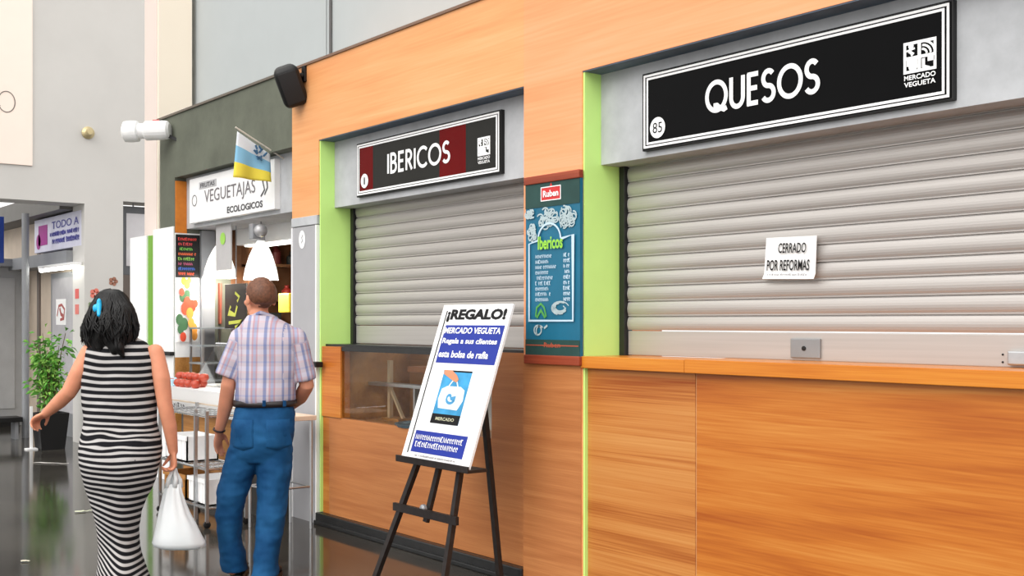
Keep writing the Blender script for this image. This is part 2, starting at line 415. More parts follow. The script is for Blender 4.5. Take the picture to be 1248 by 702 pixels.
# ================================================================== SIGNS
def stall_sign(label, x0, x1, z0, z1, ybk, word, wu, wv, ww, discs, face, emblem_u, emblem_v, bands=(), num=''):
    t = thing('stall_sign', label, 'sign', ((x0+x1)/2, ybk, z0))
    y0 = ybk-.03
    MB().box(x0, x1, y0, ybk, z0, z1, .003).build('sign_board', M_black, t)
    pn = Panel((x0, y0, z0), XR, ZU, x1-x0, z1-z0); pn.n = Vector((0,-1,0))
    mb = MB(); pn.rect(mb, .004, .996, .02, .98, .003); pn_f = mb.build('face_panel', face, t)
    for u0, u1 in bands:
        b = MB(); pn.rect(b, u0, u1, .1, .9, .0036, .0005); b.build('reflection_band', M_maroon, pn_f)  # dark red bands: a red banner's reflection put into the colour
    mb = MB(); pn.frame(mb, .008, .992, .03, .97, .011, .005); pn.frame(mb, .02, .98, .072, .928, .011, .005); mb.build('border', M_wink, t)
    mb = MB(); geotext(pn, mb, word, wu[0], wu[1], wv[0], wv[1], ww, l=.006); mb.build('lettering', M_wink, t)
    r = discs[2]; mb = MB(); pn.disc(mb, discs[0], discs[1], r, .006); d = mb.build('number_disc', M_wink, t)
    mb = MB(); hu, hv = r*(.62 if len(num) > 1 else .16)/pn.W, r*.5/pn.H; pn.text(mb, num, discs[0]-hu, discs[0]+hu, discs[1]-hv, discs[1]+hv, .007); mb.build('number', M_ink, d)
    # market emblem: a square of four small pictures over two lines of writing
    u0, u1 = emblem_u; v0, v1 = emblem_v; e = Panel(pn.p(u0, v0), XR, ZU, (u1-u0)*pn.W, (v1-v0)*pn.H); e.n = Vector((0,-1,0))
    mb = MB()
    e.frame(mb, 0, 1, .3, 1, .012, .006); e.rect(mb, .44, .54, .3, 1, .0068)
    e.rect(mb, 0, 1, .6, .67, .0064)
    e.disc(mb, .24, .9, .012, .0075); e.stroke(mb, [(.24,.87),(.2,.78),(.3,.72),(.24,.69)], .012, .0072); e.stroke(mb, [(.1,.8),(.36,.84)], .008, .0078)
    for k in (.16, .28, .4): e.stroke(mb, arc(.56, .68, k, k*.7, 0, 85, 8), .009, .0074)
    e.rect(mb, .1, .42, .46, .6, .006); e.disc(mb, .3, .44, .02, .0072)
    e.stroke(mb, [(.62,.58),(.62,.4),(.8,.34)], .014, .0072); e.rect(mb, .74, .94, .5, .6, .006)
    e.text(mb, 'MERCADO', .02, .98, .15, .26, .006, .02); e.text(mb, 'VEGUETA', .02, .98, 0, .11, .006, .02)
    mb.build('emblem', M_wink, t)
    return t
stall_sign('long black sign with white lettering QUESOS and 85 on grey lintel above wide shutter', -4.146, -2.425, 2.35, 2.745, .128, 'QUESOS', (.255, .635), (.33, .70), .023, (.066, .27, .053), M_gloss, (.875, .96), (.2, .66), num='85')
stall_sign('black sign with dark red painted reflections and white lettering IBERICOS on lintel of middle stall', -7.017, -5.332, 2.362, 2.742, .128, 'IBERICOS', (.25, .69), (.33, .68), .022, (.07, .28, .05), M_glossg, (.865, .94), (.2, .62), bands=((.03, .135), (.62, .79)), num='1')

# vegetable stall sign board
t = thing('stall_sign', 'white rectangular sign with thin tall grey letters above the vegetable stall', 'sign', (-9.1, .1, 2.374))
MB().box(-9.95, -8.234, .06, .115, 2.374, 2.775, .004).build('sign_board', M_white, t)
pn = Panel((-9.95, .06, 2.374), XR, ZU, 1.716, .401); pn.n = Vector((0,-1,0))
mg = mat('grey_ink', (120, 116, 120), .6, 0, .2); mdg = mat('dark_grey_ink', (84, 84, 88), .6, 0, .2)
mb = MB(); pn.text(mb, 'VEGUETAJAS', .2, .8, .32, .68, .003, 0); mb.build('lettering', mg, t)
mb = MB(); pn.rect(mb, .13, .35, .72, .88, .002); b = mb.build('caption_block', mat('pale_grey_ink', (186, 186, 188), .6), t)
mb = MB(); pn.text(mb, 'FRUTAS', .15, .33, .75, .85, .004, .02); mb.build('caption', mdg, b)
mb = MB(); pn.text(mb, 'ECOLOGICOS', .48, .88, .08, .22, .003, .03); mb.build('subtitle', mdg, t)
mb = MB(); pn.stroke(mb, [(.86,.3),(.9,.42),(.88,.6),(.92,.7),(.93,.45),(.9,.32)], .016, .003); mb.build('ornament', mdg, t)
mb = MB(); pn.stroke(mb, arc(.07,.5,.03,.12,0,361,14), .007, .003); mb.build('ornament', mdg, t)

# ================================================================== SHUTTERS
def shutter(label, x0, x1, zb, zt, y, locks):
    t = thing('roller_shutter', label, 'shutter', ((x0+x1)/2, y, zb))
    pitch = .0805; zc = zb+.135; mb = MB(); prof = []
    z = zc
    while z < zt:
        for k in range(7):
            a = k/6; prof.append((y-.004-.009*math.sin(math.pi*a)**.8, z+a*.068))
        prof += [(y+.004, z+.0695), (y+.004, z+.074), (y-.007, z+.0755), (y-.007, z+.0795)]
        z += pitch
    xs = [x0, x1]
    vs = [[mb.bm.verts.new((x, p[0], p[1])) for p in prof] for x in xs]
    for i in range(len(prof)-1): mb.bm.faces.new((vs[0][i], vs[1][i], vs[1][i+1], vs[0][i+1]))
    mb.box(x0, x1, y+.012, y+.02, zc, z)
    o = mb.build('slat_curtain', M_shut, t)
    MB().box(x0, x1, y-.006, y+.018, zb, zb+.13, .004).build('bottom_bar', M_shut, t)
    for xa, xb in ((x0-.045, x0-.004), (x1+.004, x1+.045)):
        g = MB(); g.box(xa, xb, y-.03, y+.03, zb-.01, zt, .004); g.build('guide_rail', M_rubber, t)
    for kind, xa, xb, za, zc2 in locks:
        if kind == 'plate':
            l = MB().box(xa, xb, y-.018, y-.004, za, zc2, .004).build('lock_plate', mat('lock_grey', (150, 152, 154), .4, .6), t)
            MB().lathe(((xa+xb)/2-.005, y-.0175, (za+zc2)/2), [(.011, 0), (.011, .004), (.006, .005)], 14, Vector((0,-1,0))).build('keyhole', M_black, l)
        else:
            l = MB().box(xa, xb, y-.03, y-.004, za, zc2, .006).build('latch', M_steel, t)
            mb = MB()
            for dz in (0, .03): mb.lathe((xa-.03, y-.005, za+.01+dz), [(.005, 0), (.004, .004)], 8, Vector((0,-1,0)))
            mb.build('rivet', M_black, l)
    return t
def shutter_mat():
    m, N, L, b = nodes('shutter_aluminium'); setp(b, .45, .45, .4)
    tc = N.new('ShaderNodeTexCoord'); mp = N.new('ShaderNodeMapping'); mp.inputs['Scale'].default_value = (.6, 8, 30)
    L.new(tc.outputs['Object'], mp.inputs['Vector']); nz = N.new('ShaderNodeTexNoise'); nz.inputs['Scale'].default_value = 1.4; nz.inputs['Detail'].default_value = 5
    L.new(mp.outputs['Vector'], nz.inputs['Vector'])
    cr = N.new('ShaderNodeValToRGB'); cr.color_ramp.elements[0].position = .3; cr.color_ramp.elements[1].position = .7
    cr.color_ramp.elements[0].color = tone('shutter', srgb(204, 196, 190)); cr.color_ramp.elements[1].color = tone('shutter', srgb(218, 210, 204))
    L.new(nz.outputs['Fac'], cr.inputs['Fac']); L.new(cr.outputs['Color'], b.inputs['Base Color'])
    mr = N.new('ShaderNodeMapRange'); mr.inputs['To Min'].default_value = .4; mr.inputs['To Max'].default_value = .52
    L.new(nz.outputs['Fac'], mr.inputs['Value']); L.new(mr.outputs['Result'], b.inputs['Roughness'])
    return m
M_shut = shutter_mat()
YS = .285
shutter('wide closed grey roller shutter with lock plate and paper notice, above long counter', X2R+.06, -.4, 1.3, 2.5, YS, (('plate', -3.345, -3.18, 1.312, 1.402), ('latch', -2.29, -2.12, 1.31, 1.365)))
shutter('closed grey roller shutter of the middle stall, behind the easel', X1R+.06, X2L-.05, 1.32, 2.5, YS, ())

# paper notice
t = thing('paper_notice', 'white paper notice reading CERRADO POR REFORMAS stuck on the wide shutter', 'notice', (-3.34, .255, 1.675))
mb = MB(); P4 = [PY(931, 340, .262), PY(996, 340, .258), PY(998, 287, .262), PY(934, 290, .262)]
g = 8
for i in range(g):
    for j in range(g):
        q = []
        for a, b in ((i, j), (i+1, j), (i+1, j+1), (i, j+1)):
            a, b = a/g, b/g
            p = (P4[0]*(1-a)+P4[1]*a)*(1-b)+(P4[3]*(1-a)+P4[2]*a)*b; p.y -= .018*max(0, a-.85)/.15+.012*max(0, .12-b)/.12; q.append(p)
        mb.face(q)
bmesh.ops.remove_doubles(mb.bm, verts=mb.bm.verts, dist=.0005)
r = bmesh.ops.solidify(mb.bm, geom=mb.bm.faces[:], thickness=.003)
mb.build('sheet', M_paper, t)
u = (P4[1]-P4[0]); v = (P4[3]-P4[0]); pn = Panel(P4[0], u, v, u.length, v.length); pn.n = Vector((0,-1,0))
mb = MB(); pn.text(mb, 'CERRADO', .26, .78, .62, .86, .007, .015); mb.build('lettering', M_ink, t)
mb = MB(); pn.text(mb, 'POR REFORMAS', .06, .86, .2, .46, .007, .015); mb.build('lettering', M_ink, t)
mb = MB(); pn.scribble(mb, .1, .85, .08, .12, .002, 4, .014); mb.build('footer', mg, t)

# ================================================================== COUNTERS
YC = .03
# QUESOS counter
t = thing('stall_counter', 'long orange wood counter with overhanging ledge below the wide shutter', 'counter', (-2.5, YC, 0))
xs, xl = -3.716, -3.752
MB().box(X2R+.012, xs-.004, YC, .3, 0, 1.235).build('corner_panel', M_corner, t)
MB().box(xs+.004, -.35, YC, .3, 0, 1.235).build('front_panel', M_counter, t)
MB().box(xs-.004, xs+.004, YC+.006, .25, 0, 1.23).build('joint_strip', mat('pale_joint', (226, 190, 150), .5), t)
MB().box(X2R+.001, xl-.002, -.012, .32, 1.235, 1.297, .003).build('ledge', M_ledge, t)
MB().box(xl+.002, -.35, -.014, .32, 1.235, 1.3, .003).build('ledge', M_ledge, t)
# IBERICOS counter with a glass show window
t = thing('stall_counter', 'wooden counter with glass show window below the middle shutter, behind the easel', 'counter', (-6.2, YC, 0))
wx0, wx1, wz0, wz1 = -7.127, -5.335, .79, 1.3
xl0 = X1R+.012
mb = MB(); mb.box(xl0+.09, X2L, YC, .08, .085, wz0); mb.box(wx1, X2L, YC, .08, wz0, wz1); mb.build('front_panel', M_pillar, t)
MB().box(xl0, wx0+.02, YC-.012, .1, wz0-.0, wz1, .004).build('corner_post', M_counter, t)
MB().box(xl0, xl0+.09, YC, .1, .085, wz0).build('side_strip', M_counter, t)
gl, N, L, b = nodes('window_glass'); setp(b, .02, 0, .5, Transmission_Weight=1.0, IOR=1.3)
b.inputs['Base Color'].default_value = (.93, .95, .94, 1)
MB().box(wx0+.02, wx1, YC+.005, YC+.011, wz0, wz1-.02).build('show_glass', gl, t)
mb = MB(); mb.box(wx0+.02, wx1, YC-.004, YC+.03, wz1-.03, wz1); mb.build('glass_rail', M_rubber, t)
mb = MB(); mb.box(wx0, wx1, .62, .64, .085, wz1); mb.box(xl0, wx0, .1, .64, .085, wz1); mb.box(wx1, wx1+.02, .08, .64, .085, wz1); mb.build('back_panel', M_tan, t)
MB().box(xl0, wx1, .08, .62, wz0-.05, wz0-.02).build('deck', M_tan, t)
MB().box(xl0, X2L, .05, .3, wz1, wz1+.016).build('ledge', M_rubber, t)
# things behind the show glass; stand and box added for a reflected cafe
t = thing('display_shelf', 'pale metal bar shelf on small brackets inside the glass show window', 'shelf', (-6.5, .3, .77))
mb = MB(); a = PY(440, 472, .3); b2 = PY(556, 486, .3); mb.box(a.x, b2.x+.5, .26, .34, 1.02, 1.045, .004); mb.build('board', M_steel, t)
for x in (a.x+.05, a.x+.75):
    mb = MB(); mb.box(x-.01, x+.01, .28, .32, .77, 1.02); mb.build('bracket', M_steel, t)
t = thing('reflection_stand', 'small wooden stand added for the reflected chairs, left behind the show glass', 'stand', (-6.95, .35, .77))
MB().box(-7.02, -6.78, .3, .42, .77, .79, .004).build('base', M_tan, t); MB().box(-6.99, -6.96, .34, .37, .79, 1.2).build('upright', mat('pale_wood', (206, 178, 140), .5), t); MB().bar((-6.97,.355,1.0), (-6.8,.355,.79), .02, .02).build('brace', mat('pale_wood', (206, 178, 140), .5), t)
t = thing('serving_tray', 'blue grey serving tray lying at the bottom of the glass show window', 'tray', (-6.3, .25, .77))
MB().lathe((-6.3, .27, .77), [(.2, 0), (.25, .012), (.26, .03), (.255, .03), (.24, .016), (.02, .01)], 28).build('dish', mat('tray_blue', (92, 116, 128), .3), t)
tag(MB().box(-6.12, -5.86, .45, .58, .77, 1.27, .006).build('reflection_box', mat('reflection_pale_grey', (186, 180, 172), .6), base=(-6, .5, .77)), 'tall pale grey box added as a reflection at the back of the glass show window', 'box')
tag(MB().box(-6.85, -6.4, .42, .56, 1.12, 1.16, .004).build('wall_shelf', M_pillar, base=(-6.6, .5, 1.12)), 'short brown wooden shelf board high inside the show window', 'shelf')
for x in ():
    pass

# grey clad pillar between the stalls
t = thing('pillar_cladding', 'grey metal pillar cladding with white round logo left of the green jamb', 'cladding', ((X1L+X1R)/2, 0, 0))
MB().box(X1L+.004, X1R-.03, -.004, .3, .0, 2.19).build('panel', M_clad, t)
MB().box(X1R-.03, X1R-.012, -.014, .3, 0, 2.19).build('edge_frame', M_white, t); MB().box(X1L+.004, X1L+.02, -.01, .02, 0, 2.19).build('edge_frame', M_white, t)
MB().box(X1L+.004, X1R-.012, -.01, .3, 2.195, 2.262, .004).build('header', M_lint, t)
pn = Panel((X1L, -.0045, 0), XR, ZU, X1R-X1L, 2.19); pn.n = Vector((0,-1,0))
q = PY(369, 292, 0); mb = MB(); pn.disc(mb, (q.x-X1L)/pn.W, q.z/pn.H, .05, .002, 24, .068); d = mb.build('logo', M_wink, t)
mb = MB(); uu, vv = (q.x-X1L)/pn.W, q.z/pn.H; pn.stroke(mb, [(uu-.03, vv-.012), (uu+.02, vv-.004), (uu-.01, vv+.006), (uu+.04, vv+.016)], .012, .003); mb.build('mark', M_clad, d)
q = PY(386, 444, -.02); tag(MB().box(q.x-.03, q.x+.07, -.07, -.004, q.z-.02, q.z+.02, .008).build('shutter_hook', M_black, base=q), 'small black hook sticking out of the grey pillar beside the green jamb', 'hook')
q = PY(203, 431, -.02); tag(MB().box(q.x-.16, q.x+.16, -.05, -.01, q.z-.015, q.z+.02, .006).build('shutter_hook', M_black, base=q), 'black bar hook across the white pier left of the vegetable stall', 'hook')
# cable down the upper wall
q = PY(398, 70, .55); tag(MB().tube([(q.x, .585, 8.5), (q.x, .585, 3.42), (q.x, .58, 3.388)], .012, 8).build('hanging_cable', mat('cable_grey', (92, 92, 92), .5), base=(q.x, .585, 3.388)), 'thin dark cable running down the pale upper wall to the wood fascia', 'cable')

# ================================================================== BANNER on pillar
bx0, bx1 = XX(639.5, -.03), XX(705.5, -.03)
zt_, zb_ = ZZ(705.5, 206, -.03), ZZ(705.5, 446, -.03)
t = thing('price_banner', 'tall blue and dark green price board with red rails on the wood pillar', 'banner', ((bx0+bx1)/2, -.02, zb_))
pn = Panel((bx0, -.022, zb_), XR, ZU, bx1-bx0, zt_-zb_); pn.n = Vector((0,-1,0))
V = lambda f: 1-f
MB().box(bx0, bx1, -.022, 0, zb_+.02, zt_-.02).build('board', mat('banner_blue', (22, 104, 134), .45, 0, .4, .12, 5), t)
MB().box(bx0-.006, bx1+.004, -.034, 0, zt_-.045, zt_, .006).build('rail', M_red, t); MB().box(bx0-.006, bx1+.004, -.034, 0, zb_, zb_+.05, .006).build('rail', M_red, t)
for q in ((.17, .04), (.955, .87)):
    mb = MB(); pn.rect(mb, 0, 1, V(q[0]), V(q[1]), .003); mb.build('dark_band', mat('banner_green', (40, 72, 68), .5, 0, .3, .15, 8), t)
mb = MB(); pn.stroke(mb, [(.02, V(.9)), (.98, V(.9))], .006, .004); pn.text(mb, 'Ruben', .36, .66, V(.91), V(.885), .005, .02); mb.build('footer', mat('rust_ink', (176, 84, 60), .5), t)
mb = MB(); pn.rect(mb, .31, .66, V(.135), V(.07), .004); pn.stroke(mb, [(.47,V(.069)),(.49,V(.055)),(.51,V(.069))], .01, .0046)
lg = mb.build('logo', mat('logo_red', (206, 44, 46), .4), t)
mb = MB(); pn.frame(mb, .3, .67, V(.14), V(.065), .005, .0052); pn.text(mb, 'Ruben', .345, .63, V(.12), V(.085), .0065, .03); mb.build('logo_text', M_wink, lg)
# drawn food above the frame
mdr = mat('banner_drawing', (178, 196, 200), .5)
mb = MB(); R = random.Random(3)
for cx_, cy_, rx_, ry_ in ((.42,.23,.2,.055), (.8,.24,.17,.075), (.14,.3,.09,.045), (.1,.2,.1,.025)):
    for k in range(26):
        lz = getattr(pn, 'lz', .0034)+.00006; pn.lz = lz; a = R.random()*6.28; q = math.sqrt(R.random()); b0 = R.random()*6
        pn.stroke(mb, arc(cx_+rx_*q*math.cos(a)*.8, V(cy_)+ry_*q*math.sin(a)*.8, rx_*.3, ry_*.32, b0*60, b0*60+200, 6), .008, lz)
mb.build('food_drawing', mdr, t)
mb = MB(); mfr = mat('banner_line', (196, 220, 236), .5)
fr = [(.09, V(.77)), (.09, V(.36)), (.26, V(.345))]+arc(.47, V(.345), .21, .085, 175, 5, 16)+[(.7, V(.345)), (.9, V(.33)), (.9, V(.77))]
pn.stroke(mb, fr, .011, .0105, True); mb.build('frame_line', mfr, t)
mb = MB(); pn.text(mb, 'Ibericos', .26, .72, V(.395), V(.325), .0115, .03); mb.build('title', mat('lime_ink', (150, 214, 66), .5), t)
for k in range(9):
    mb = MB(); v = V(.43+.0285*k); pn.scribble(mb, .2, (.5, .44, .6, .46, .52, .5, .46, .48, .46)[k], v-.009, v+.009, .0035, 10+k, .004); pn.scribble(mb, .72, .84, v-.009, v+.009, .0045, 40+k, .004); mb.build('price_row', mfr, t)
mb = MB(); pn.stroke(mb, [(.2,V(.75)),(.22,V(.7)),(.3,V(.68)),(.36,V(.7)),(.4,V(.75))], .012, .004); pn.stroke(mb, [(.22,V(.755)),(.3,V(.715)),(.38,V(.755))], .014, .004); mb.build('green_mark', mat('leaf_ink', (82, 160, 78), .5), t)
mb = MB()
for k in range(5): pn.stroke(mb, arc(.66, V(.705), .16-.02*k, .035-.005*k, 20+40*k, 250+40*k, 10), .006, .0045)
pn.stroke(mb, arc(.24, V(.82), .07, .025, 0, 360, 12), .009, .004); pn.stroke(mb, arc(.28, V(.825), .07, .028, 40, 220, 10), .009, .004); pn.stroke(mb, [(.36,V(.81)),(.42,V(.795))], .012, .004)
mb.build('sketch', mdr, t)

# ================================================================== EASEL + POSTER
t = thing('easel', 'black wooden tripod easel holding the gift poster in front of the middle stall', 'easel', (-5.22, -.4, 0))
AP = Vector((-5.15, -.205, 1.53))
fl, fr_, rr = Vector((-5.6, -.61, 0)), Vector((-4.93, -.61, 0)), Vector((-5.08, -.1, 0))
def onleg(a, b, z): return a+(b-a)*(z-a.z)/(b.z-a.z)
for a, off in ((fl, -.05), (fr_, .05)):
    MB().bar(a, AP+Vector((off, 0, 0)), .034, .028, Vector((0,1,0))).build('leg', M_easel, t)
MB().bar(rr, Vector((-5.16, -.21, 1.45)), .034, .028, Vector((0,1,0))).build('leg', M_easel, t)
mb = MB(); mb.bar(Vector((-5.275, -.475, .36)), Vector((-5.165, -.215, 1.5)), .036, .022, Vector((0,1,0))); mb.build('mast', M_easel, t)
mb = MB(); mb.bar(onleg(fl, AP, .42)+Vector((-.06,-.02,0)), onleg(fr_, AP, .42)+Vector((.08,-.02,0)), .02, .045); cb = mb.build('crossbar', M_easel, t)
MB().lathe((-5.26, -.49, .44), [(.012, 0), (.024, .004), (.024, .02), (.014, .03)], 14, Vector((0,-1,0))).build('knob', M_greym, cb)
mb = MB(); mb.box(-5.49, -4.79, -.535, -.41, .685, .703, .003); mb.box(-5.49, -4.79, -.54, -.528, .685, .722, .003); mb.build('shelf', M_easel, t)

o = Vector((-5.468, -.517, .705)); vv = Vector((0, .3, .872)); Lh = vv.length
t = thing('gift_poster', 'white poster reading REGALO with blue text blocks and a bag picture, on the easel', 'poster', o+Vector((.33, .0, 0)))
pn = Panel(o, XR, vv, .655, Lh)
q = [pn.p(0,0,-.014), pn.p(1,0,-.014), pn.p(1,1,-.014), pn.p(0,1,-.014), pn.p(0,0), pn.p(1,0), pn.p(1,1), pn.p(0,1)]
MB().hexa(q).build('board', M_paper, t)
mb = MB(); pn.rect(mb, .07, .085, .04, .96, .0015); mb.build('margin_line', M_ink, t)
mb = MB(); pn.text(mb, '\u00a1REGALO!', .1, .95, .885, .97, .003, .05); mb.build('heading', M_ink, t)
mb = MB(); pn.rect(mb, .12, .97, .62, .865, .002); b1 = mb.build('text_block', M_blue, t)
for s_, u0, u1, v0, v1 in (('MERCADO VEGUETA', .13, .94, .81, .85), ('Regala a sus clientes', .14, .93, .735, .78), ('esta bolsa de rafia', .14, .86, .655, .70)):
    mb = MB(); pn.text(mb, s_, u0, u1, v0, v1, .004, .025); mb.build('lettering', M_wink, b1)
mb = MB(); pn.rect(mb, .12, .88, .05, .185, .002); b1 = mb.build('text_block', M_blue, t)
mb = MB(); pn.scribble(mb, .15, .84, .13, .16, .0045, 61, .004); pn.scribble(mb, .17, .8, .085, .115, .0045, 62, .004); mb.build('lettering', M_wink, b1)
mb = MB(); pn.scribble(mb, .2, .8, .025, .035, .002, 63, .003); mb.build('footer', mg, t)
mb = MB(); pn.rect(mb, .29, .70, .24, .575, .002); ph = mb.build('bag_picture', mat('photo_blue', (60, 150, 200), .35, 0, .4, .3, 9), t)
for q in ((.24, .3), (.565, .575)):
    mb = MB(); pn.rect(mb, .29, .70, q[0], q[1], .003); mb.build('dark_edge', M_ink, ph)
mb = MB()
bag = [(.35,.335),(.63,.33),(.68,.39),(.665,.455),(.6,.475),(.4,.475),(.33,.455),(.315,.39)]
mb.face([pn.p(a, b, .0034) for a, b in bag]); pn.stroke(mb, [(.42,.47),(.45,.5),(.49,.525),(.53,.5),(.56,.47)], .01, .0037); mb.build('pictured_bag', mat('photo_pale', (222, 238, 246), .4), ph)
mb = MB(); pn.stroke(mb, arc(.5, .4, .06, .03, 180, 360, 8)+arc(.47,.4,.03,.02,0,180,6), .016, .004); mb.build('pictured_swirl', mat('photo_wave', (70, 150, 200), .4), ph)
mb = MB(); mb.face([pn.p(a, b, .0042) for a, b in ((.30,.575),(.41,.575),(.5,.545),(.54,.52),(.52,.5),(.46,.51),(.38,.53),(.3,.55))]); mb.build('pictured_hand', mat('photo_skin', (214, 140, 104), .5), ph)
mb = MB(); pn.text(mb, 'MERCADO', .36, .63, .26, .28, .004, .02); mb.build('picture_caption', mat('photo_caption', (200, 200, 170), .5), ph)

# ================================================================== SPEAKER
c = at(354, 104, 8.45)
t = thing('loudspeaker', 'black rounded loudspeaker on swivel bracket at the left end of the wood fascia', 'speaker', c)
A = Matrix.Rotation(math.radians(-20), 3, -DEPV)@Matrix.Identity(3)
fw = (LATV*.25-DEPV*.85+Vector((0,0,-.35))).normalized()
ax2 = (Vector((0,0,1))-fw*fw.z).normalized(); ax2 = (Matrix.Rotation(math.radians(22), 3, fw)@ax2).normalized(); ax1 = ax2.cross(fw).normalized()
def rbox(mb, c, a, b, d, ha, hb, hd, bev, mi=None):
    tb = bmesh.new(); bmesh.ops.create_cube(tb, size=2)
    for v in tb.verts:
        k = 1 if v.co.z > 0 else .85
        v.co = Vector((v.co.x*ha*k, v.co.y*hb*(1 if v.co.z > 0 else .92), v.co.z*hd))
    bmesh.ops.bevel(tb, geom=list(tb.edges), offset=bev, segments=4, affect='EDGES', profile=.5)
    M = Matrix((a, b, d)).transposed().to_4x4(); M.translation = c
    mb.add(tb, mi, M)
mb = MB(); rbox(mb, c, ax1, ax2, fw, .098, .155, .1, .05); mb.build('cabinet', M_black, t, True)
mb = MB(); rbox(mb, c+fw*.098, ax1, ax2, fw, .07, .12, .006, .005); mb.build('grille', mat('speaker_mesh', (30, 30, 32), .7), t, True)
wp_ = PY(372, 92, 0)
mb = MB(); mb.tube([c-fw*.09, (c-fw*.09+wp_)/2+Vector((0,-.03,0)), wp_+Vector((0,-.03,0)), wp_], .018, 10); mb.box(wp_.x-.025, wp_.x+.025, -.02, 0, wp_.z-.05, wp_.z+.07, .006); mb.build('bracket', M_black, t)

# white tubular spotlight at the corner
b0 = PY(210, 151, 0); ax = (-LATV*1.0+Vector((0,0,-.04))).normalized(); b0 = b0+Vector((.02, -.05, -.065))
t = thing('security_camera', 'white tubular camera housing at the left end of the greenish concrete fascia', 'camera', b0)
mb = MB(); mb.lathe(b0, [(.06, -.02), (.085, .0), (.09, .05), (.09, .2), (.075, .215)], 20, ax); mb.build('housing', M_white, t)
mb = MB(); mb.lathe(b0+ax*.215, [(.07, 0), (.07, .05), (.095, .06), (.1, .12), (.095, .18), (.06, .2)], 28, ax); mb.build('hood', M_white, t)
mb = MB(); mb.bar(b0+Vector((0,0,-.05)), Vector((b0.x+.08, .02, b0.z-.1)), .03, .03); mb.build('bracket', M_black, t)
mb = MB(); mb.tube([b0+ax*.08+Vector((0,0,.088)), b0+ax*.14+Vector((0,0,.088))], .012, 8); mb.build('red_tag', mat('tag_red', (196, 60, 50), .5), t)

# flag
X0 = XX(333, .02)
t = thing('flag', 'small white blue and yellow flag hanging from a stick above the vegetable sign', 'flag', (X0, .05, ZZ(333, 192, .02)))
tl, tr, bl, br = PX(289, 160, X0), PX(329, 188, X0), PX(284, 216, X0), PX(330, 222, X0)
a0, a1 = PX(287, 155, X0), PX(334, 193, X0); a1.y = .12
MB().tube([a0, a1], .007, 8).build('stick', mat('stick_pale', (214, 208, 196), .5), t)
def flag_mat():
    m, N, L, b = nodes('flag_cloth'); setp(b, .8, 0, .2)
    at_ = N.new('ShaderNodeAttribute'); at_.attribute_name = 'fv'
    cr = N.new('ShaderNodeValToRGB'); cr.color_ramp.interpolation = 'CONSTANT'; e = cr.color_ramp.elements
    e[0].position = 0; e[0].color = srgb(228, 234, 240); e[1].position = .3; e[1].color = srgb(140, 196, 228)
    x = e.new(.66); x.color = srgb(240, 222, 84)
    nz = N.new('ShaderNodeTexNoise'); nz.inputs['Scale'].default_value = 30
    L.new(at_.outputs['Fac'], cr.inputs['Fac'])
    mx = N.new('ShaderNodeMix'); mx.data_type = 'RGBA'; mx.blend_type = 'MULTIPLY'; mx.inputs[0].default_value = .12
    L.new(cr.outputs['Color'], mx.inputs[6]); L.new(nz.outputs['Color'], mx.inputs[7]); L.new(mx.outputs[2], b.inputs['Base Color'])
    return m
mb = MB(); n = 14; grid = []; vals = []
for j in range(n+1):
    for i in range(n+1):
        a, b = i/n, j/n; p = (tl*(1-a)+tr*a)*(1-b)+(bl*(1-a)+br*a)*b
        p.x += .018*math.sin(a*9)*b; grid.append(mb.bm.verts.new(p)); vals.append(b)
for j in range(n):
    for i in range(n):
        mb.bm.faces.new((grid[j*(n+1)+i], grid[j*(n+1)+i+1], grid[(j+1)*(n+1)+i+1], grid[(j+1)*(n+1)+i]))
o = mb.build('cloth', flag_mat(), t, True); at_ = o.data.attributes.new('fv', 'FLOAT', 'POINT')
for i, v in enumerate(vals): at_.data[i].value = v
sm = o.modifiers.new('thick', 'SOLIDIFY'); sm.thickness = .002
mb = MB(); cpt = (tl+tr+bl+br)/4+Vector((.012, .07, .05))
for k in range(9):
    p = cpt+Vector((.012, random.uniform(-.05, .05), random.uniform(-.05, .06))); mb.tube([p, p+Vector((0, random.uniform(-.03,.03), .03))], .008, 6)
mb.build('coat_of_arms', mat('arms_blue', (52, 96, 132), .6), o)

# ================================================================== VEGETABLE STALL CONTENTS
# menu blackboard on the left inner side panel, and a poster under it
def sidepanel(px0, px1, py0, py1):
    X = XV+.012; a, b = PX(px0, py1, X), PX(px1, py0, X)
    p = Panel((X, max(a.y, .002), a.z), (0,1,0), ZU, b.y-max(a.y, .002), b.z-a.z); p.n = Vector((1,0,0)); return p
p = sidepanel(214, 243, 287, 338)
t = thing('menu_board', 'black menu board with rows of coloured chalk writing beside the vegetable stall opening', 'menu board', p.p(.5, 0))
mb = MB(); p.rect(mb, 0, 1, 0, 1, .012, .012); mb.build('board', M_black, t)
for k, cc in enumerate(((214,70,64),(206,74,80),(120,190,84),(230,110,70),(140,196,90),(176,86,120),(70,110,200),(220,90,60))):
    mb = MB(); v = .9-k*.115; p.scribble(mb, .1, .9-.1*(k%3), v-.035, v+.025, .006, 70+k, .0135); mb.build('chalk_line', mat('chalk_%d' % k, cc, .8), t)
p = sidepanel(213, 241, 339, 417)
t = thing('vegetable_poster', 'poster with pictured peppers and greens under the black menu board', 'poster', p.p(.5, 0))
mb = MB(); p.rect(mb, 0, 1, 0, 1, .008, .008); mb.build('sheet', M_paper, t)
R = random.Random(5)
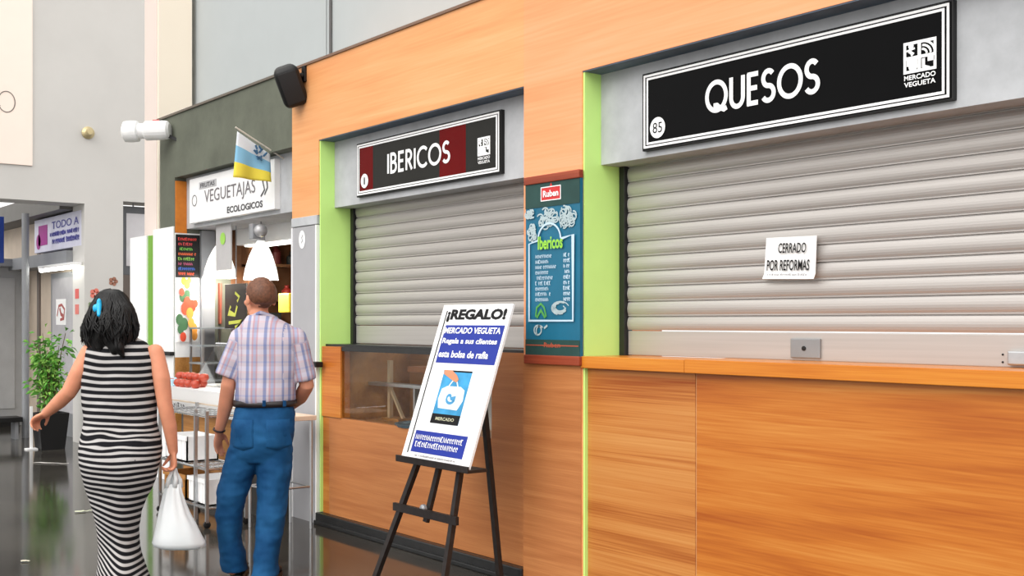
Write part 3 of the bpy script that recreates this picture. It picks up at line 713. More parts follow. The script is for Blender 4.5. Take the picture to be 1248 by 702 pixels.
for nm, cc, pts in (('pictured_star', (240,200,50), [(.35,.95,.05),(.5,.9,.06),(.6,.96,.04)]), ('pictured_pepper', (206,70,40), [(.25,.78,.05),(.5,.62,.07),(.7,.56,.08),(.4,.52,.08),(.85,.6,.05),(.3,.08,.06)]), ('pictured_greens', (60,104,66), [(.3,.7,.06),(.5,.74,.06),(.15,.35,.07),(.35,.28,.08),(.2,.2,.06)]), ('pictured_pumpkin', (226,150,60), [(.6,.45,.07),(.75,.2,.08),(.8,.1,.06),(.65,.3,.06)])):
    for i, (a, b, r) in enumerate(pts):
        mb = MB(); p.disc(mb, a, b, r*.5, (.0095+.0012*i+{'pictured_star': 0, 'pictured_greens': .004, 'pictured_pepper': .008, 'pictured_pumpkin': .015}[nm]), 14, r*.75); mb.build(nm, mat(nm+'_ink', cc, .5), t)

# counter: refrigerated display case
cx0, cx1 = XX(206, -.3), -7.9
t = thing('display_counter', 'white refrigerated produce counter with dark base in the vegetable stall', 'counter', ((cx0+cx1)/2, 0, 0))
MB().box(cx0+.03, cx1, -.2, .38, .0, .72).build('base_cabinet', mat('dark_cabinet', (70, 68, 66), .4), t)
MB().box(cx0+.1, cx1-.5, -.212, -.19, .12, .7).build('wood_panel', M_tan, t)
mb = MB(); z0, z1 = .72, .93
mb.hexa([Vector(v) for v in ((cx0,-.3,z0),(cx1,-.3,z0),(cx1,.42,z0),(cx0,.42,z0),(cx0,-.36,z1),(cx1,-.36,z1),(cx1,.42,z1),(cx0,.42,z1))]); mb.build('tub', M_white, t)
pn = Panel((cx0, -.33, .72), XR, (0, -.06, .21), cx1-cx0, .218); pn.n = Vector((0,-1,-.25)).normalized()
mb = MB(); pn.scribble(mb, .06, .36, .15, .45, .012, 90, .035); mb.build('lettering', mdg, t)
mb = MB(); pn.rect(mb, .0, 1, .52, .58, .034, .004); mb.build('trim_bar', mat('beige_strip', (214, 196, 176), .5), t)
mb = MB(); mb.hexa([Vector(v) for v in ((cx0+.02,-.1,.93),(cx1,-.1,.93),(cx1,-.09,.93),(cx0+.02,-.09,.93),(cx0+.02,.12,1.28),(cx1,.12,1.28),(cx1,.13,1.28),(cx0+.02,.13,1.28))]); mb.build('glass_screen', gl, t)
mb = MB(); mb.tube([(cx0+.02,.125,1.285),(cx1,.125,1.285)], .012, 8); mb.build('screen_rail', M_chrome, t)
# produce on it
q = at(211, 466, 9.85)
t = thing('produce_tray', 'pale blue produce tray at the left end of the white counter', 'tray', (q.x, -.22, .93))
mb = MB(); mb.box(q.x-.13, q.x+.2, -.33, -.12, .93, .99, .01); mb.build('tray', mat('tray_pale_blue', (168, 208, 226), .4), t)
tomm = mat('tomato_red', (176, 66, 44), .35, 0, .5, .2, 20)
def tomato(x, y, z, r):
    o = MB().lathe((x, y, z), [(.001,-.8*r),(.6*r,-.72*r),(.95*r,-.25*r),(r,.1*r),(.8*r,.6*r),(.4*r,.78*r),(.05*r,.7*r)], 14).build('tomato', tomm, base=(x, y, z-.8*r), smooth=True)
    s_ = MB()
    for k in range(5):
        a = k*1.256; s_.face([Vector((x, y, z+.74*r)), Vector((x+math.cos(a-.3)*r*.25, y+math.sin(a-.3)*r*.25, z+.8*r)), Vector((x+math.cos(a)*r*.55, y+math.sin(a)*r*.55, z+.78*r)), Vector((x+math.cos(a+.3)*r*.25, y+math.sin(a+.3)*r*.25, z+.8*r))])
    s_.build('calyx', mat('calyx_green', (72, 110, 50), .6), o)
    return tag(o, 'red tomato in the heap on top of the white produce counter', 'tomato', 'tomatoes on the white counter')
q = at(243, 466, 9.6)
for k in range(14):
    lay = 0 if k < 9 else 1; i = k if k < 9 else k-9
    tomato(q.x-.24+.12*(i%5)+(.05 if lay else 0)+.012*((k*5)%3-1), -.3+.11*(i//5)+(.05 if lay else 0), .93+.034+.055*lay, .043+.006*((k*7)%3-1)/2)

# pendant lamps
def lamp(px, pytop, pybot, wpx, Y, label):
    c = PY(px, pybot, Y); s_ = (c-Vector((0,-D,H))).dot(DEPV)/F; hgt = (pybot-pytop)*s_; r = wpx*s_/2
    t = thing('pendant_lamp', label, 'lamp', c, 'pendant lamps of the vegetable stall')
    mb = MB(); mb.lathe(c, [(r, 0), (r*.99, .02), (r*.9, hgt*.28), (r*.68, hgt*.6), (r*.42, hgt*.85), (r*.2, hgt), (r*.18, hgt), (r*.38, hgt*.82), (r*.62, hgt*.58), (r*.84, hgt*.26), (r*.94, .01)], 28, caps=False)
    mb.build('lamp_shade', mat('lit_shade', (255, 252, 246), .4, emit=.6), t, True)
    MB().ell(c+Vector((0,0,hgt*.35)), .035, .035, .05).build('bulb', mat('bulb_glow', (255, 240, 220), .4, emit=6), t, True)
    mb = MB(); mb.lathe(c+Vector((0,0,hgt-.002)), [(r*.26, 0), (r*.24, .04), (.012, .06)], 16); mb.tube([c+Vector((0,0,hgt+.05)), Vector((c.x, c.y, 2.5 if Y > .5 else 2.34))], .006, 6); mb.build('cord', M_greym, t)
    li = bpy.data.lights.new('lamp_light', 'POINT'); li.energy = 12; li.color = (1, .93, .84); li.shadow_soft_size = .06
    lo = bpy.data.objects.new('lamp_light', li); COL.objects.link(lo); lo.parent = t; lo.location = (0, 0, -.03)
    return t
lamp(318, 293, 341, 42, .3, 'right white cone pendant lamp above the man in the vegetable stall')
lamp(268, 298, 339, 40, .34, 'left white cone pendant lamp beside the menu board, partly behind grey strip sign')
q = PY(315, 281, .12)
t = thing('spotlight', 'round grey spotlight on the lintel above the right pendant lamp', 'spotlight', q)
MB().ell(q+Vector((0,.02,0)), .055, .055, .055).build('globe', mat('globe_grey', (176, 176, 178), .3, .3), t, True); MB().box(q.x-.1, q.x-.03, .08, .16, q.z-.07, q.z+.06, .01).build('bracket', M_greym, t)
p0, p1 = PY(263, 330, .16), PY(281, 281, .16)
t = thing('strip_sign', 'narrow grey hanging strip sign with green logo in front of left pendant lamp', 'sign', ((p0.x+p1.x)/2, .16, p0.z))
MB().box(p0.x, p1.x, .16, .175, p0.z, 2.4, .003).build('strip', mat('strip_grey', (186, 184, 184), .5), t)
mb = MB(); pn = Panel((p0.x, .16, p0.z), XR, ZU, p1.x-p0.x, p1.z-p0.z); pn.n = Vector((0,-1,0)); pn.disc(mb, .5, .82, .055, .004); mb.build('logo', mat('logo_lime', (160, 214, 90), .5), t)
# white light beam across the room
p0, p1 = PY(286, 296, .6), PY(356, 268, .6)
t = thing('light_box', 'white lit ceiling light box inside the vegetable stall', 'light', ((p0.x+p1.x)/2, .7, 2.2))
MB().box(XV+.1, X1L-.02, .56, .8, 2.2, 2.42, .01).build('housing', M_white, t); MB().box(XV+.2, X1L-.1, .6, .76, 2.185, 2.2).build('diffuser', mat('diffuser_glow', (255, 250, 240), .5, emit=4), t)
# shelves along the left inner wall with goods
t = thing('goods_shelf', 'dark wooden wall shelves full of packets along the left inner wall of the vegetable stall', 'shelf', (XV+.15, 1.4, .9))
for z in (.98, 1.33, 1.7, 2.03): MB().box(XV, XV+.26, .66, 2.28, z-.025, z).build('shelf_board', M_brown, t)
for y in (.66, 1.25, 1.84): MB().box(XV, XV+.24, y, y+.03, .9, 2.3).build('upright', M_brown, t)
R = random.Random(11); GC = {'red': (190,62,50), 'dark grey': (56,58,56), 'cream': (226,208,182), 'brown': (140,100,66), 'green': (92,128,66), 'yellow': (220,184,76), 'maroon': (110,44,40), 'white': (232,232,228)}
ORD = ('first', 'second', 'third', 'fourth', 'fifth', 'sixth', 'seventh', 'eighth', 'ninth', 'tenth')
for z, rn in ((.98, 'lowest'), (1.33, 'second'), (1.7, 'third'), (2.03, 'top')):
    y = .7; k = 0
    while y < 2.1:
        w, h = R.uniform(.09, .17), R.uniform(.12, .24); cn = R.choice(list(GC))
        if any(y < u+.035 and y+w > u-.005 for u in (1.25, 1.84)): y += .05; continue
        kind = R.choice(('goods_box', 'bottle'))
        bx = XV+.06
        if kind == 'goods_box':
            o = MB().box(bx, bx+.16, y, y+w, z, z+h, .008).build(kind, mat('goods_'+cn.replace(' ', '_'), GC[cn], .5, 0, .4, .15), base=(bx+.08, y+w/2, z))
        else:
            r = min(w, .1)/2; o = MB().lathe((bx+.1, y+r, z), [(r*.96, 0), (r, .01), (r, h*.6), (r*.45, h*.8), (r*.4, h*.95), (r*.46, h*.96), (r*.46, h)], 16).build(kind, mat('goods_'+cn.replace(' ', '_'), GC[cn], .5, 0, .4, .15), base=(bx+.1, y+r, z))
        tag(o, '%s %s, %s from the front on the %s wall shelf in the vegetable stall' % (cn, 'box' if kind == 'goods_box' else 'bottle', ORD[k], rn), 'box' if kind == 'goods_box' else 'bottle', 'goods on the stall wall shelves')
        y += w+R.uniform(.01, .05); k += 1
t = thing('glass_cabinet', 'small steel and glass cabinet standing on the produce counter beside the brown panel', 'cabinet', (XV+.22, .33, .93))
a0, a1, c0, c1 = XV+.08, XV+.36, .12, .4
for x in (a0, a1):
    for y in (c0, c1): MB().box(x-.01, x+.01, y-.01, y+.01, .93, 1.42).build('post', M_steel, t)
for z in (.94, 1.1, 1.26, 1.42): MB().box(a0-.012, a1+.012, c0-.012, c1+.012, z-.008, z+.008).build('shelf_plate', mat('plate_grey', (150, 156, 160), .3, .3), t)
# posters inside the opening
pa, pb = PY(274, 400, .3), PY(300, 345, .3)
t = thing('produce_sign', 'black sign with yellow and green writing hanging inside the vegetable stall', 'sign', ((pa.x+pb.x)/2, .3, pa.z))
MB().tube([((pa.x+pb.x)/2, .307, pb.z), ((pa.x+pb.x)/2, .307, 2.34)], .005, 6).build('cord', M_greym, t)
MB().box(pa.x, pb.x, .3, .315, pa.z, pb.z, .003).build('board', M_black, t)
pn = Panel((pa.x, .3, pa.z), XR, ZU, pb.x-pa.x, pb.z-pa.z); pn.n = Vector((0,-1,0))
mb = MB(); pn.stroke(mb, [(.3,.5),(.2,.35),(.5,.3),(.6,.5)], .03, .003); pn.stroke(mb, [(.2,.12),(.8,.16),(.5,.02)], .03, .003); pn.stroke(mb, [(.5,.8),(.7,.7),(.6,.6)], .025, .003); mb.build('writing', mat('chalk_yellow', (190, 196, 80), .7), t)
pa, pb = PY(258, 395, .42), PY(268, 345, .42)
t = thing('red_panel', 'narrow rusty red panel hanging left of the black sign inside the stall', 'panel', ((pa.x+pb.x)/2, .43, pa.z))
MB().box(pa.x, pb.x, .42, .44, pa.z, pb.z, .003).build('board', mat('panel_rust', (130, 62, 46), .5), t); MB().tube([((pa.x+pb.x)/2, .43, pb.z), ((pa.x+pb.x)/2, .43, 2.34)], .005, 6).build('cord', M_greym, t)
pa, pb = PY(339, 381, .45), PY(352, 357, .45)
tag(MB().box(pa.x, pb.x, .45, .5, pa.z, pb.z, .012).build('yellow_packet', mat('packet_yellow', (232, 208, 60), .4), base=((pa.x+pb.x)/2, .47, pa.z)), 'yellow packet hanging behind the head of the man beside the grey pillar', 'packet')

# wire trolley in front of the counter
t = thing('wire_trolley', 'steel wire trolley with white crates in front of the produce counter', 'trolley', (-8.2, -.6, 0))
tx0, tx1, ty0, ty1 = -8.62, -7.72, -.72, -.42
a = at(240, 600, 8.75); b2 = at(262, 600, 8.35)
for x, y in ((tx0,ty0),(tx1,ty0),(tx0,ty1),(tx1,ty1),(a.x, ty0),(b2.x, ty0)): MB().bar((x,y,.04), (x,y,.84), .022, .022).build('leg', M_steel, t)
for z in (.14, .42, .8):
    mb = MB(); mb.tube([(tx0,ty0,z),(tx1,ty0,z),(tx1,ty1,z),(tx0,ty1,z),(tx0,ty0,z)], .009, 6)
    for k in range(1, 8): mb.tube([(tx0, ty0+(ty1-ty0)*k/8, z),(tx1, ty0+(ty1-ty0)*k/8, z)], .005, 6)
    for k in range(1, 5): mb.tube([(tx0+(tx1-tx0)*k/5, ty0, z-.006),(tx0+(tx1-tx0)*k/5, ty1, z-.006)], .005, 6)
    mb.build('wire_shelf', M_chrome, t)
for x, y in ((tx0,ty0),(tx1,ty0),(tx0,ty1),(tx1,ty1)): MB().lathe((x-.012, y, .026), [(.012, 0), (.026, .003), (.026, .021), (.012, .024)], 14, Vector((1,0,0))).build('caster', M_black, t)
def crate(x0, x1, y0, y1, z0, z1, label, m=M_white):
    mb = MB(); w = .012
    mb.box(x0,x1,y0,y1,z0,z0+w); mb.box(x0,x1,y0,y0+w,z0,z1); mb.box(x0,x1,y1-w,y1,z0,z1); mb.box(x0,x0+w,y0,y1,z0,z1); mb.box(x1-w,x1,y0,y1,z0,z1)
    for k in range(6):
        x = x0+(x1-x0)*(k+.5)/6; mb.box(x-.012, x+.012, y0-.006, y0, z0+.02, z1-.02)
    mb.box(x0-.01,x1+.01,y0-.01,y0,z1-.03,z1)
    return tag(mb.build('crate', m, base=((x0+x1)/2,(y0+y1)/2,z0)), label, 'crate')
crate(-8.55, -8.14, -.7, -.45, .43, .62, 'white slotted crate on the middle trolley shelf, left of the man')
crate(-8.1, -7.76, -.7, -.45, .15, .34, 'white slotted crate low on the trolley, seen between the legs of the man')
crate(-8.58, -8.16, -.7, -.45, .15, .33, 'brown wooden crate on the bottom shelf of the trolley', M_tan)

# small bar table right of the man
t = thing('bar_table', 'small light wood table with thin steel legs between the man and green jamb', 'table', (-7.4, -.32, 0))
tx0, tx1, ty0, ty1 = -7.62, -7.24, -.48, -.1
MB().box(tx0, tx1, ty0, ty1, .775, .81, .006).build('table_top', mat('pale_top', (226, 200, 176), .4), t)
for x, y in ((tx0+.03,ty0+.03),(tx1-.03,ty0+.03),(tx0+.03,ty1-.03),(tx1-.03,ty1-.03)): MB().tube([(x,y,0),(x,y,.775)], .011, 10).build('leg', M_steel, t)
mb = MB(); z = .3; mb.tube([(tx0+.03,ty0+.03,z),(tx1-.03,ty0+.03,z),(tx1-.03,ty1-.03,z),(tx0+.03,ty1-.03,z),(tx0+.03,ty0+.03,z)], .008, 8); mb.build('foot_rail', M_steel, t)

# ================================================================== FAR END OF THE HALL
p0, p1 = PX(-40, 202, XF+.03), PX(40, 202, XF+.03)
t = thing('wall_banner', 'large pale pink wall banner with a thin looped line, upper left', 'banner', (XF+.02, p1.y-.4, p1.z))
MB().box(XF-.001, XF+.02, p0.y, p1.y, p1.z, 7.4, .004).build('sheet', mat('banner_pink', (250, 232, 220), .6, 0, .3, .01), t)
pn = Panel((XF+.02, p0.y, p1.z), (0,1,0), ZU, p1.y-p0.y, 4); pn.n = Vector((1,0,0))
cl = PX(8, 124, XF+.02); uu, v0 = (cl.y-p0.y)/pn.W, (cl.z-p1.z)/4
mb = MB(); pts = [(uu-.16, v0-.028), (uu-.1, v0-.012)]+arc(uu, v0, .13, .03, 200, 520, 26)+[(uu-.16, v0-.002)]
pn.stroke(mb, pts, .011, .003); mb.build('looped_line', mat('line_grey', (120, 112, 106), .6), t)
q = PX(107, 162, XF)
t = thing('wall_fitting', 'small round brass fitting on the bare grey wall', 'fitting', q)
MB().lathe(q, [(.075, 0), (.075, .02), (.045, .05), (.03, .09)], 18, Vector((1,0,0))).build('cup', mat('brass', (198, 182, 140), .35, .5), t)
# stall beyond the opening
YB = .36
struct('trim_18', MB().box(-24, XF-.45, .55, .8, 0, 2.9), mat('beige_wall', (206, 190, 172), .6))
struct('trim_19', MB().box(-24, XF-.45, .28, .8, 2.2, 2.36), M_greym)
struct('trim_20', MB().box(-24, XF-.45, .2, .8, 2.86, 3.1), mat('dark_lintel', (110, 108, 104), .6))
struct('wall_end', MB().box(-24.2, -24, -12, .8, 0, 4), M_wallw)
a, b2 = PY(42, 304, YB), PY(90, 262, YB)
t = thing('stall_sign', 'pale lilac sign with purple picture and blue writing on the far stall', 'sign', ((a.x+b2.x)/2, YB, 2.42))
MB().box(a.x, b2.x+.3, YB, .56, 2.4, 2.84, .006).build('sign_box', mat('lilac_sign', (222, 222, 240), .4), t)
pn = Panel((a.x, YB, 2.4), XR, ZU, b2.x+.3-a.x, .44); pn.n = Vector((0,-1,0))
mb = MB(); pn.rect(mb, .1, .3, .2, .8, .004); pn.disc(mb, .1, .32, .1, .004); mb.build('picture', mat('sign_purple', (164, 30, 140), .5), t)
mb = MB(); pn.text(mb, 'TODO A', .4, .95, .62, .84, .004, .01); pn.scribble(mb, .36, .96, .42, .52, .02, 30, .004); pn.scribble(mb, .38, .96, .2, .32, .02, 31, .004); mb.build('lettering', mat('sign_blue', (70, 70, 160), .5), t)
a, b2 = PY(52, 321, .3), PY(86, 316, .3)
t = thing('tube_light', 'white fluorescent tube light under the lintel of the far stall', 'light', (a.x, .3, a.z))
MB().box(a.x, b2.x+.3, .24, .34, 2.16, 2.2).build('housing', M_white, t); MB().tube([(a.x+.03,.27,2.145),(b2.x+.27,.27,2.145)], .025, 10).build('tube', mat('tube_glow', (255, 250, 240), .4, emit=10), t)
a, b2 = PY(62, 400, .5), PY(86, 330, .5)
t = thing('glass_door', 'glazed grey door panel with a red printed notice in the far stall', 'door', ((a.x+b2.x)/2, .5, 0))
MB().box(a.x, b2.x+.4, .5, .552, 0, 2.12, .004).build('frame', M_greym, t); MB().box(a.x+.08, b2.x+.4, .494, .5, .3, 2.05).build('pane', mat('pane_grey', (190, 188, 192), .15), t)
pn = Panel((a.x, .494, 1.25), XR, ZU, b2.x-a.x, .75); pn.n = Vector((0,-1,0))
mb = MB(); pn.rect(mb, .3, .8, .25, .7, .002); nn = mb.build('notice', M_paper, t)
mb = MB(); pn.stroke(mb, [(.36,.4),(.45,.58),(.6,.6),(.74,.52),(.7,.36),(.52,.34)], .035, .004); pn.stroke(mb, [(.5,.54),(.56,.44),(.68,.4)], .05, .0045); mb.build('notice_mark', mat('notice_red', (176, 92, 88), .6), nn)
# grey post and cabinets
a = PX(31, 300, -15.2); tag(MB().tube([(-15.2, a.y, 0), (-15.2, a.y, 2.86)], .045, 12).build('support_post', M_greym, base=(-15.2, a.y, 0)), 'slim grey steel post under the lintel beside the lilac sign', 'post')
a, b2 = PX(-20, 500, -17), PX(27, 300, -17)
t = thing('closed_kiosk', 'pale grey closed kiosk with panelled front at the far left', 'kiosk', (-17.2, a.y, 0))
MB().box(-18, -17, a.y-1.5, b2.y, 0, 2.25, .01).build('body', mat('kiosk_grey', (176, 178, 180), .5), t)
for k in range(4):
    y = b2.y-.1-.42*k; MB().box(-17.0, -16.985, y-.36, y, .25, 2.1, .004).build('panel', mat('kiosk_panel', (190, 192, 194), .5), t)
MB().box(-18.1, -16.8, a.y-1.5, b2.y+.12, 2.25, 2.36, .01).build('roof', M_greym, t); MB().box(-17.02, -16.95, a.y-1.5, b2.y-.05, .0, .12).build('plinth', M_black, t)
a, b2 = PX(-12, 320, -16), PX(5, 264, -16)
t = thing('hanging_sign', 'dark blue hanging sign cut by the left edge of the photo', 'sign', (-16, a.y, a.z))
MB().box(-16.05, -16, a.y-.5, b2.y, a.z, b2.z, .006).build('board', mat('sign_deep_blue', (20, 60, 150), .4), t); MB().tube([(-16.02, b2.y-.1, b2.z), (-16.02, b2.y-.1, 3.1)], .008, 6).build('hanger', M_greym, t)
# low bench and dark things by the kiosk
a, b2 = PX(0, 518, -15.0), PX(28, 506, -15.0)
t = thing('low_bench', 'low dark bench in front of the grey kiosk at left edge', 'bench', (-15.1, (a.y+b2.y)/2, 0))
MB().box(-15.3, -15.0, a.y-.6, b2.y, .22, .28, .008).build('seat', M_black, t)
for y in (a.y-.3, b2.y-.06): MB().box(-15.25, -15.05, y-.02, y+.02, 0, .22).build('leg', M_greym, t)
# right hand opening behind the pier: dark shop with framed sign
mb = MB(); mb.box(-16.5, -16.4, y2-.3, 3, 0, 2.96); struct('trim_22', mb, mat('dim_wall', (120, 110, 104), .7))
p0, p1 = PX(154, 330, -14.05), PX(172, 255, -14.05)
t = thing('framed_sign', 'pale framed sign in dark frame in the narrow opening beside the column', 'sign', (-14.1, p0.y, 2.2))
MB().box(-14.12, -14.06, p0.y-.04, p1.y+.35, p0.z-.05, p1.z+.03, .006).build('frame', mat('frame_grey', (96, 98, 102), .5), t); MB().box(-14.06, -14.05, p0.y+.0, p1.y+.3, p0.z+.06, p1.z-.06).build('panel', mat('sign_pale', (212, 210, 214), .5), t)
mb = MB(); mb.tube([(-14.09, p0.y+.1, p1.z), (-14.09, p0.y+.1, 3.0)], .01, 6); mb.tube([(-14.09, p1.y+.2, p1.z), (-14.09, p1.y+.2, 3.0)], .01, 6); mb.build('hanger', M_greym, t)
# stickers on the pier
for (px, py, w, h, cc, nm) in ((94, 358, .07, .1, (208, 96, 92), 'upper red sticker on the white pier face beside the plant'), (94, 377, .07, .1, (214, 120, 112), 'lower red sticker on the white pier face beside the plant')):
    q = PY(px, py, yc); 
    tag(MB().box(q.x-w, q.x+w, yc-.004, yc, q.z-h*.6, q.z+h*.6).build('sticker', mat('sticker_%d' % py, cc, .6), base=q), nm, 'sticker')
for (px, py, r, cc, nm) in ((116, 358, .07, (220, 120, 104), 'faded red flower painted on the grey pier left of the woman'), (112, 372, .05, (120, 140, 100), 'faded green leaf mark painted on the grey pier left of the woman'), (138, 343, .06, (160, 110, 90), 'faded brown flower painted on the grey pier above the woman')):
    q = PX(px, py, XF); mb = MB(); pn = Panel((XF, q.y, q.z), (0,1,0), ZU, 1, 1); pn.n = Vector((1,0,0))
    for k in range(5): pn.disc(mb, math.cos(k*1.256)*r*.55, math.sin(k*1.256)*r*.55, r*.42, .003, 10)
    tag(mb.build('wall_motif', mat('motif_%d' % px, cc, .7), base=q), nm, 'painted motif')
# low white box at the foot of the pier
q = PX(92, 505, XF); 

# plant
pc = Vector((-13.55, -.2, 0)); q = at(61, 540, 13.2); pc = Vector((q.x, q.y, 0))
t = thing('potted_plant', 'bushy green plant in a black square pot by the white pier', 'plant', pc)
mb = MB(); mb.loft([[pc+Vector((sx*r, sy*r, z)) for sx, sy in ((-1,-1),(1,-1),(1,1),(-1,1))] for r, z in ((.13,0),(.17,.42),(.15,.42),(.14,.36))]); mb.build('pot', M_black, t)
MB().box(pc.x-.14, pc.x+.14, pc.y-.14, pc.y+.14, .35, .37).build('soil', mat('soil', (50, 38, 28), .9), t)
mb = MB(); R = random.Random(9); tips = []
for k in range(16):
    a = R.uniform(0, 6.28); r = R.uniform(.05, .3); h = R.uniform(.75, 1.42)
    p = [pc+Vector((math.cos(a)*.05, math.sin(a)*.05, .36)), pc+Vector((math.cos(a)*r*.4, math.sin(a)*r*.4, .36+(h-.36)*.5)), pc+Vector((math.cos(a)*r, math.sin(a)*r, h))]
    mb.tube(p, [.009, .007, .003], 6); tips.append(p)
mb.build('stems', mat('stem_brown', (96, 84, 50), .7), t)
mb = MB(); mb2 = MB()
for k in range(760):
    p = R.choice(tips); f = R.random()**.6; b = p[1].lerp(p[2], f) if R.random() < .75 else p[0].lerp(p[1], .4+.6*f)
    dv = Vector((R.gauss(0,1), R.gauss(0,1), R.gauss(.1,.7))).normalized(); b = b+dv*R.uniform(.01, .1)
    ln = R.uniform(.05, .1); sd = dv.cross(Vector((R.gauss(0,1),R.gauss(0,1),R.gauss(0,1)))).normalized()*ln*.26; nn = dv.cross(sd).normalized()*ln*.12
    tip = b+dv*ln+Vector((0,0,-.25*ln)); mid = b+dv*ln*.5
    m_ = mb if R.random() < .6 else mb2
    m_.face([b, mid+sd+nn, tip, mid]); m_.face([b, mid, tip, mid-sd+nn])
mb.build('foliage', mat('leaf_green', (88, 150, 56), .45, 0, .4, .25, 8), t); mb2.build('new_foliage', mat('leaf_light', (140, 190, 84), .45, 0, .4, .2, 8), t)
q = at(38, 545, 13.1); q.z = 0
t = thing('marker_stake', 'thin white stake standing left of the black plant pot', 'stake', q)
MB().bar(q, q+Vector((0,0,.5)), .03, .02).build('stake', M_white, t); MB().box(q.x-.06, q.x+.06, q.y-.06, q.y+.06, 0, .015).build('foot', M_white, t)
# bits of paper on the floor
for i, (px, py, l, w, an, nm) in enumerate(((62, 565, .42, .03, .25, 'long thin paper strip on the floor near the plant'), (102, 624, .13, .05, -.5, 'pale greenish paper scrap on the floor left of the dress'), (31, 685, .05, .035, .2, 'tiny pale paper scrap nearest the lower left corner'))):
    d = F*H/(py-HY); q = at(px, py, d); q.z = .0
    u = (LATV*math.cos(an)-DEPV*math.sin(an)); v = Vector((-u.y, u.x, 0)); mb = MB(); n = 6; g = []
    for k in range(n+1):
        for sgn in (-1, 1): g.append(mb.bm.verts.new(q+u*(k/n-.5)*l+v*sgn*w*.5*(.7+.3*math.sin(k))+Vector((0,0,.004+.006*abs(math.sin(k*1.3+i))))))
    for k in range(n): mb.bm.faces.new((g[2*k], g[2*k+1], g[2*k+3], g[2*k+2]))
    o = mb.build('paper_scrap', mat('scrap_%d' % i, ((220,216,210),(206,212,184),(224,220,200))[i], .7), base=q)
    so = o.modifiers.new('s', 'SOLIDIFY'); so.thickness = .002
    tag(o, nm, 'paper')
# ================================================================== PEOPLE
def ring(pl, pr, py, d, ry, n=28, e=2.3, tilt=0):
    """horizontal superellipse between image columns pl and pr at depth d"""
    a, b = at(pl, py, d), at(pr, py, d); c = (a+b)/2; rx = (b-a).length/2; out = []
    for k in range(n):
        t = 2*math.pi*k/n; x = math.copysign(abs(math.cos(t))**(2/e), math.cos(t)); y = math.copysign(abs(math.sin(t))**(2/e), math.sin(t))
        p = c+LATV*(x*rx)+DEPV*(y*ry); p.z += tilt*x*rx; out.append(p)
    return out
def limb(mb, pts, rs, seg=16):
    """tapered limb with rounded ends, resampled smoothly through its joints"""
    P, R = [], []
    for i in range(len(pts)-1):
        for k in range(6):
            t = k/6; P.append(pts[i].lerp(pts[i+1], t)); R.append(rs[i]*(1-t)+rs[i+1]*t)
    P.append(pts[-1]); R.append(rs[-1])
    mb.tube(P, R, seg); mb.ell(pts[0], rs[0], rs[0], rs[0], seg=14); mb.ell(pts[-1], rs[-1], rs[-1], rs[-1], seg=14)
def hand(mb, w, dr, thumb, back, curl, s=1.0, spread=.05):
    """palm, five separate fingers and a thumb; dr along the fingers, thumb towards the thumb side, back out of the back of the hand"""
    dr = dr.normalized(); thumb = (thumb-dr*thumb.dot(dr)).normalized(); back = dr.cross(thumb)*(1 if dr.cross(thumb).dot(back) > 0 else -1)
    pal = -back
    mb.tube([w-dr*.01, w+dr*.02*s, w+dr*.055*s, w+dr*.088*s], [.026*s, .034*s, .04*s, .036*s], 14, flat=(back, .42))
    for i, ln in enumerate((.072, .08, .074, .058)):
        o = w+dr*(.084-.004*abs(i-1.2))*s+thumb*(.028-.0195*i)*s; a = spread*(1-i*.7); p = [o-dr*.02*s]; p.append(o); ang = 0
        for j, f in enumerate((.44, .32, .24)):
            ang += curl*(.8, 1.0, .7)[j]
            v = (dr*math.cos(ang)+pal*math.sin(ang)+thumb*a).normalized(); p.append(p[-1]+v*ln*f*s)
        mb.tube(p, [.009*s, .0092*s, .0085*s, .0078*s, .0066*s], 8); mb.ell(p[-1], .0066*s, .0066*s, .0066*s, seg=8)
    b = w+dr*.022*s+thumb*.026*s; v1 = (dr*.62+thumb*.62+pal*.3).normalized(); v2 = (dr*.85+thumb*.12+pal*(.3+.4*min(curl, 1))).normalized()
    p = [b-thumb*.012*s, b+v1*.032*s, b+v1*.032*s+v2*.03*s, b+v1*.032*s+v2*.054*s]
    mb.tube(p, [.014*s, .0115*s, .0102*s, .0078*s], 8); mb.ell(p[-1], .0078*s, .0078*s, .0078*s, seg=8)
def head(mb, c, f, s=1.0):
    """skull, jaw, face and ears; f = facing direction"""
    f = f.normalized(); r = f.cross(Vector((0,0,1))).normalized(); u = r.cross(f); ax = (r, f, u)
    g = lambda x, y, z: c+r*x*s+f*y*s+u*z*s
    mb.ell(g(0,-.012,.025), .076*s, .094*s, .088*s, ax); mb.ell(g(0,.03,-.035), .06*s, .066*s, .08*s, ax); mb.ell(g(0,.055,-.088), .034*s, .034*s, .026*s, ax)
    mb.tube([g(0,.088,.022), g(0,.108,-.012), g(0,.112,-.022)], [.009*s,.014*s,.012*s], 8); mb.ell(g(0,.1,-.024), .019*s, .016*s, .01*s, ax, 10)
    mb.ell(g(0,.09,-.058), .025*s, .01*s, .006*s, ax, 10); mb.ell(g(0,.088,-.067), .021*s, .01*s, .007*s, ax, 10)
    for q in (-1, 1):
        mb.ell(g(.032*q,.076,.028), .022*s, .013*s, .007*s, ax, 10); mb.ell(g(.042*q,.062,-.022), .026*s, .022*s, .02*s, ax, 10)
        mb.ell(g(.079*q,-.012,-.008), .01*s, .02*s, .033*s, ax, 12)
    return ax, g
def skin_mat(name, rgb):
    m = mat(name, rgb, .5, 0, .35, .08, 14, Subsurface_Weight=.08); return m
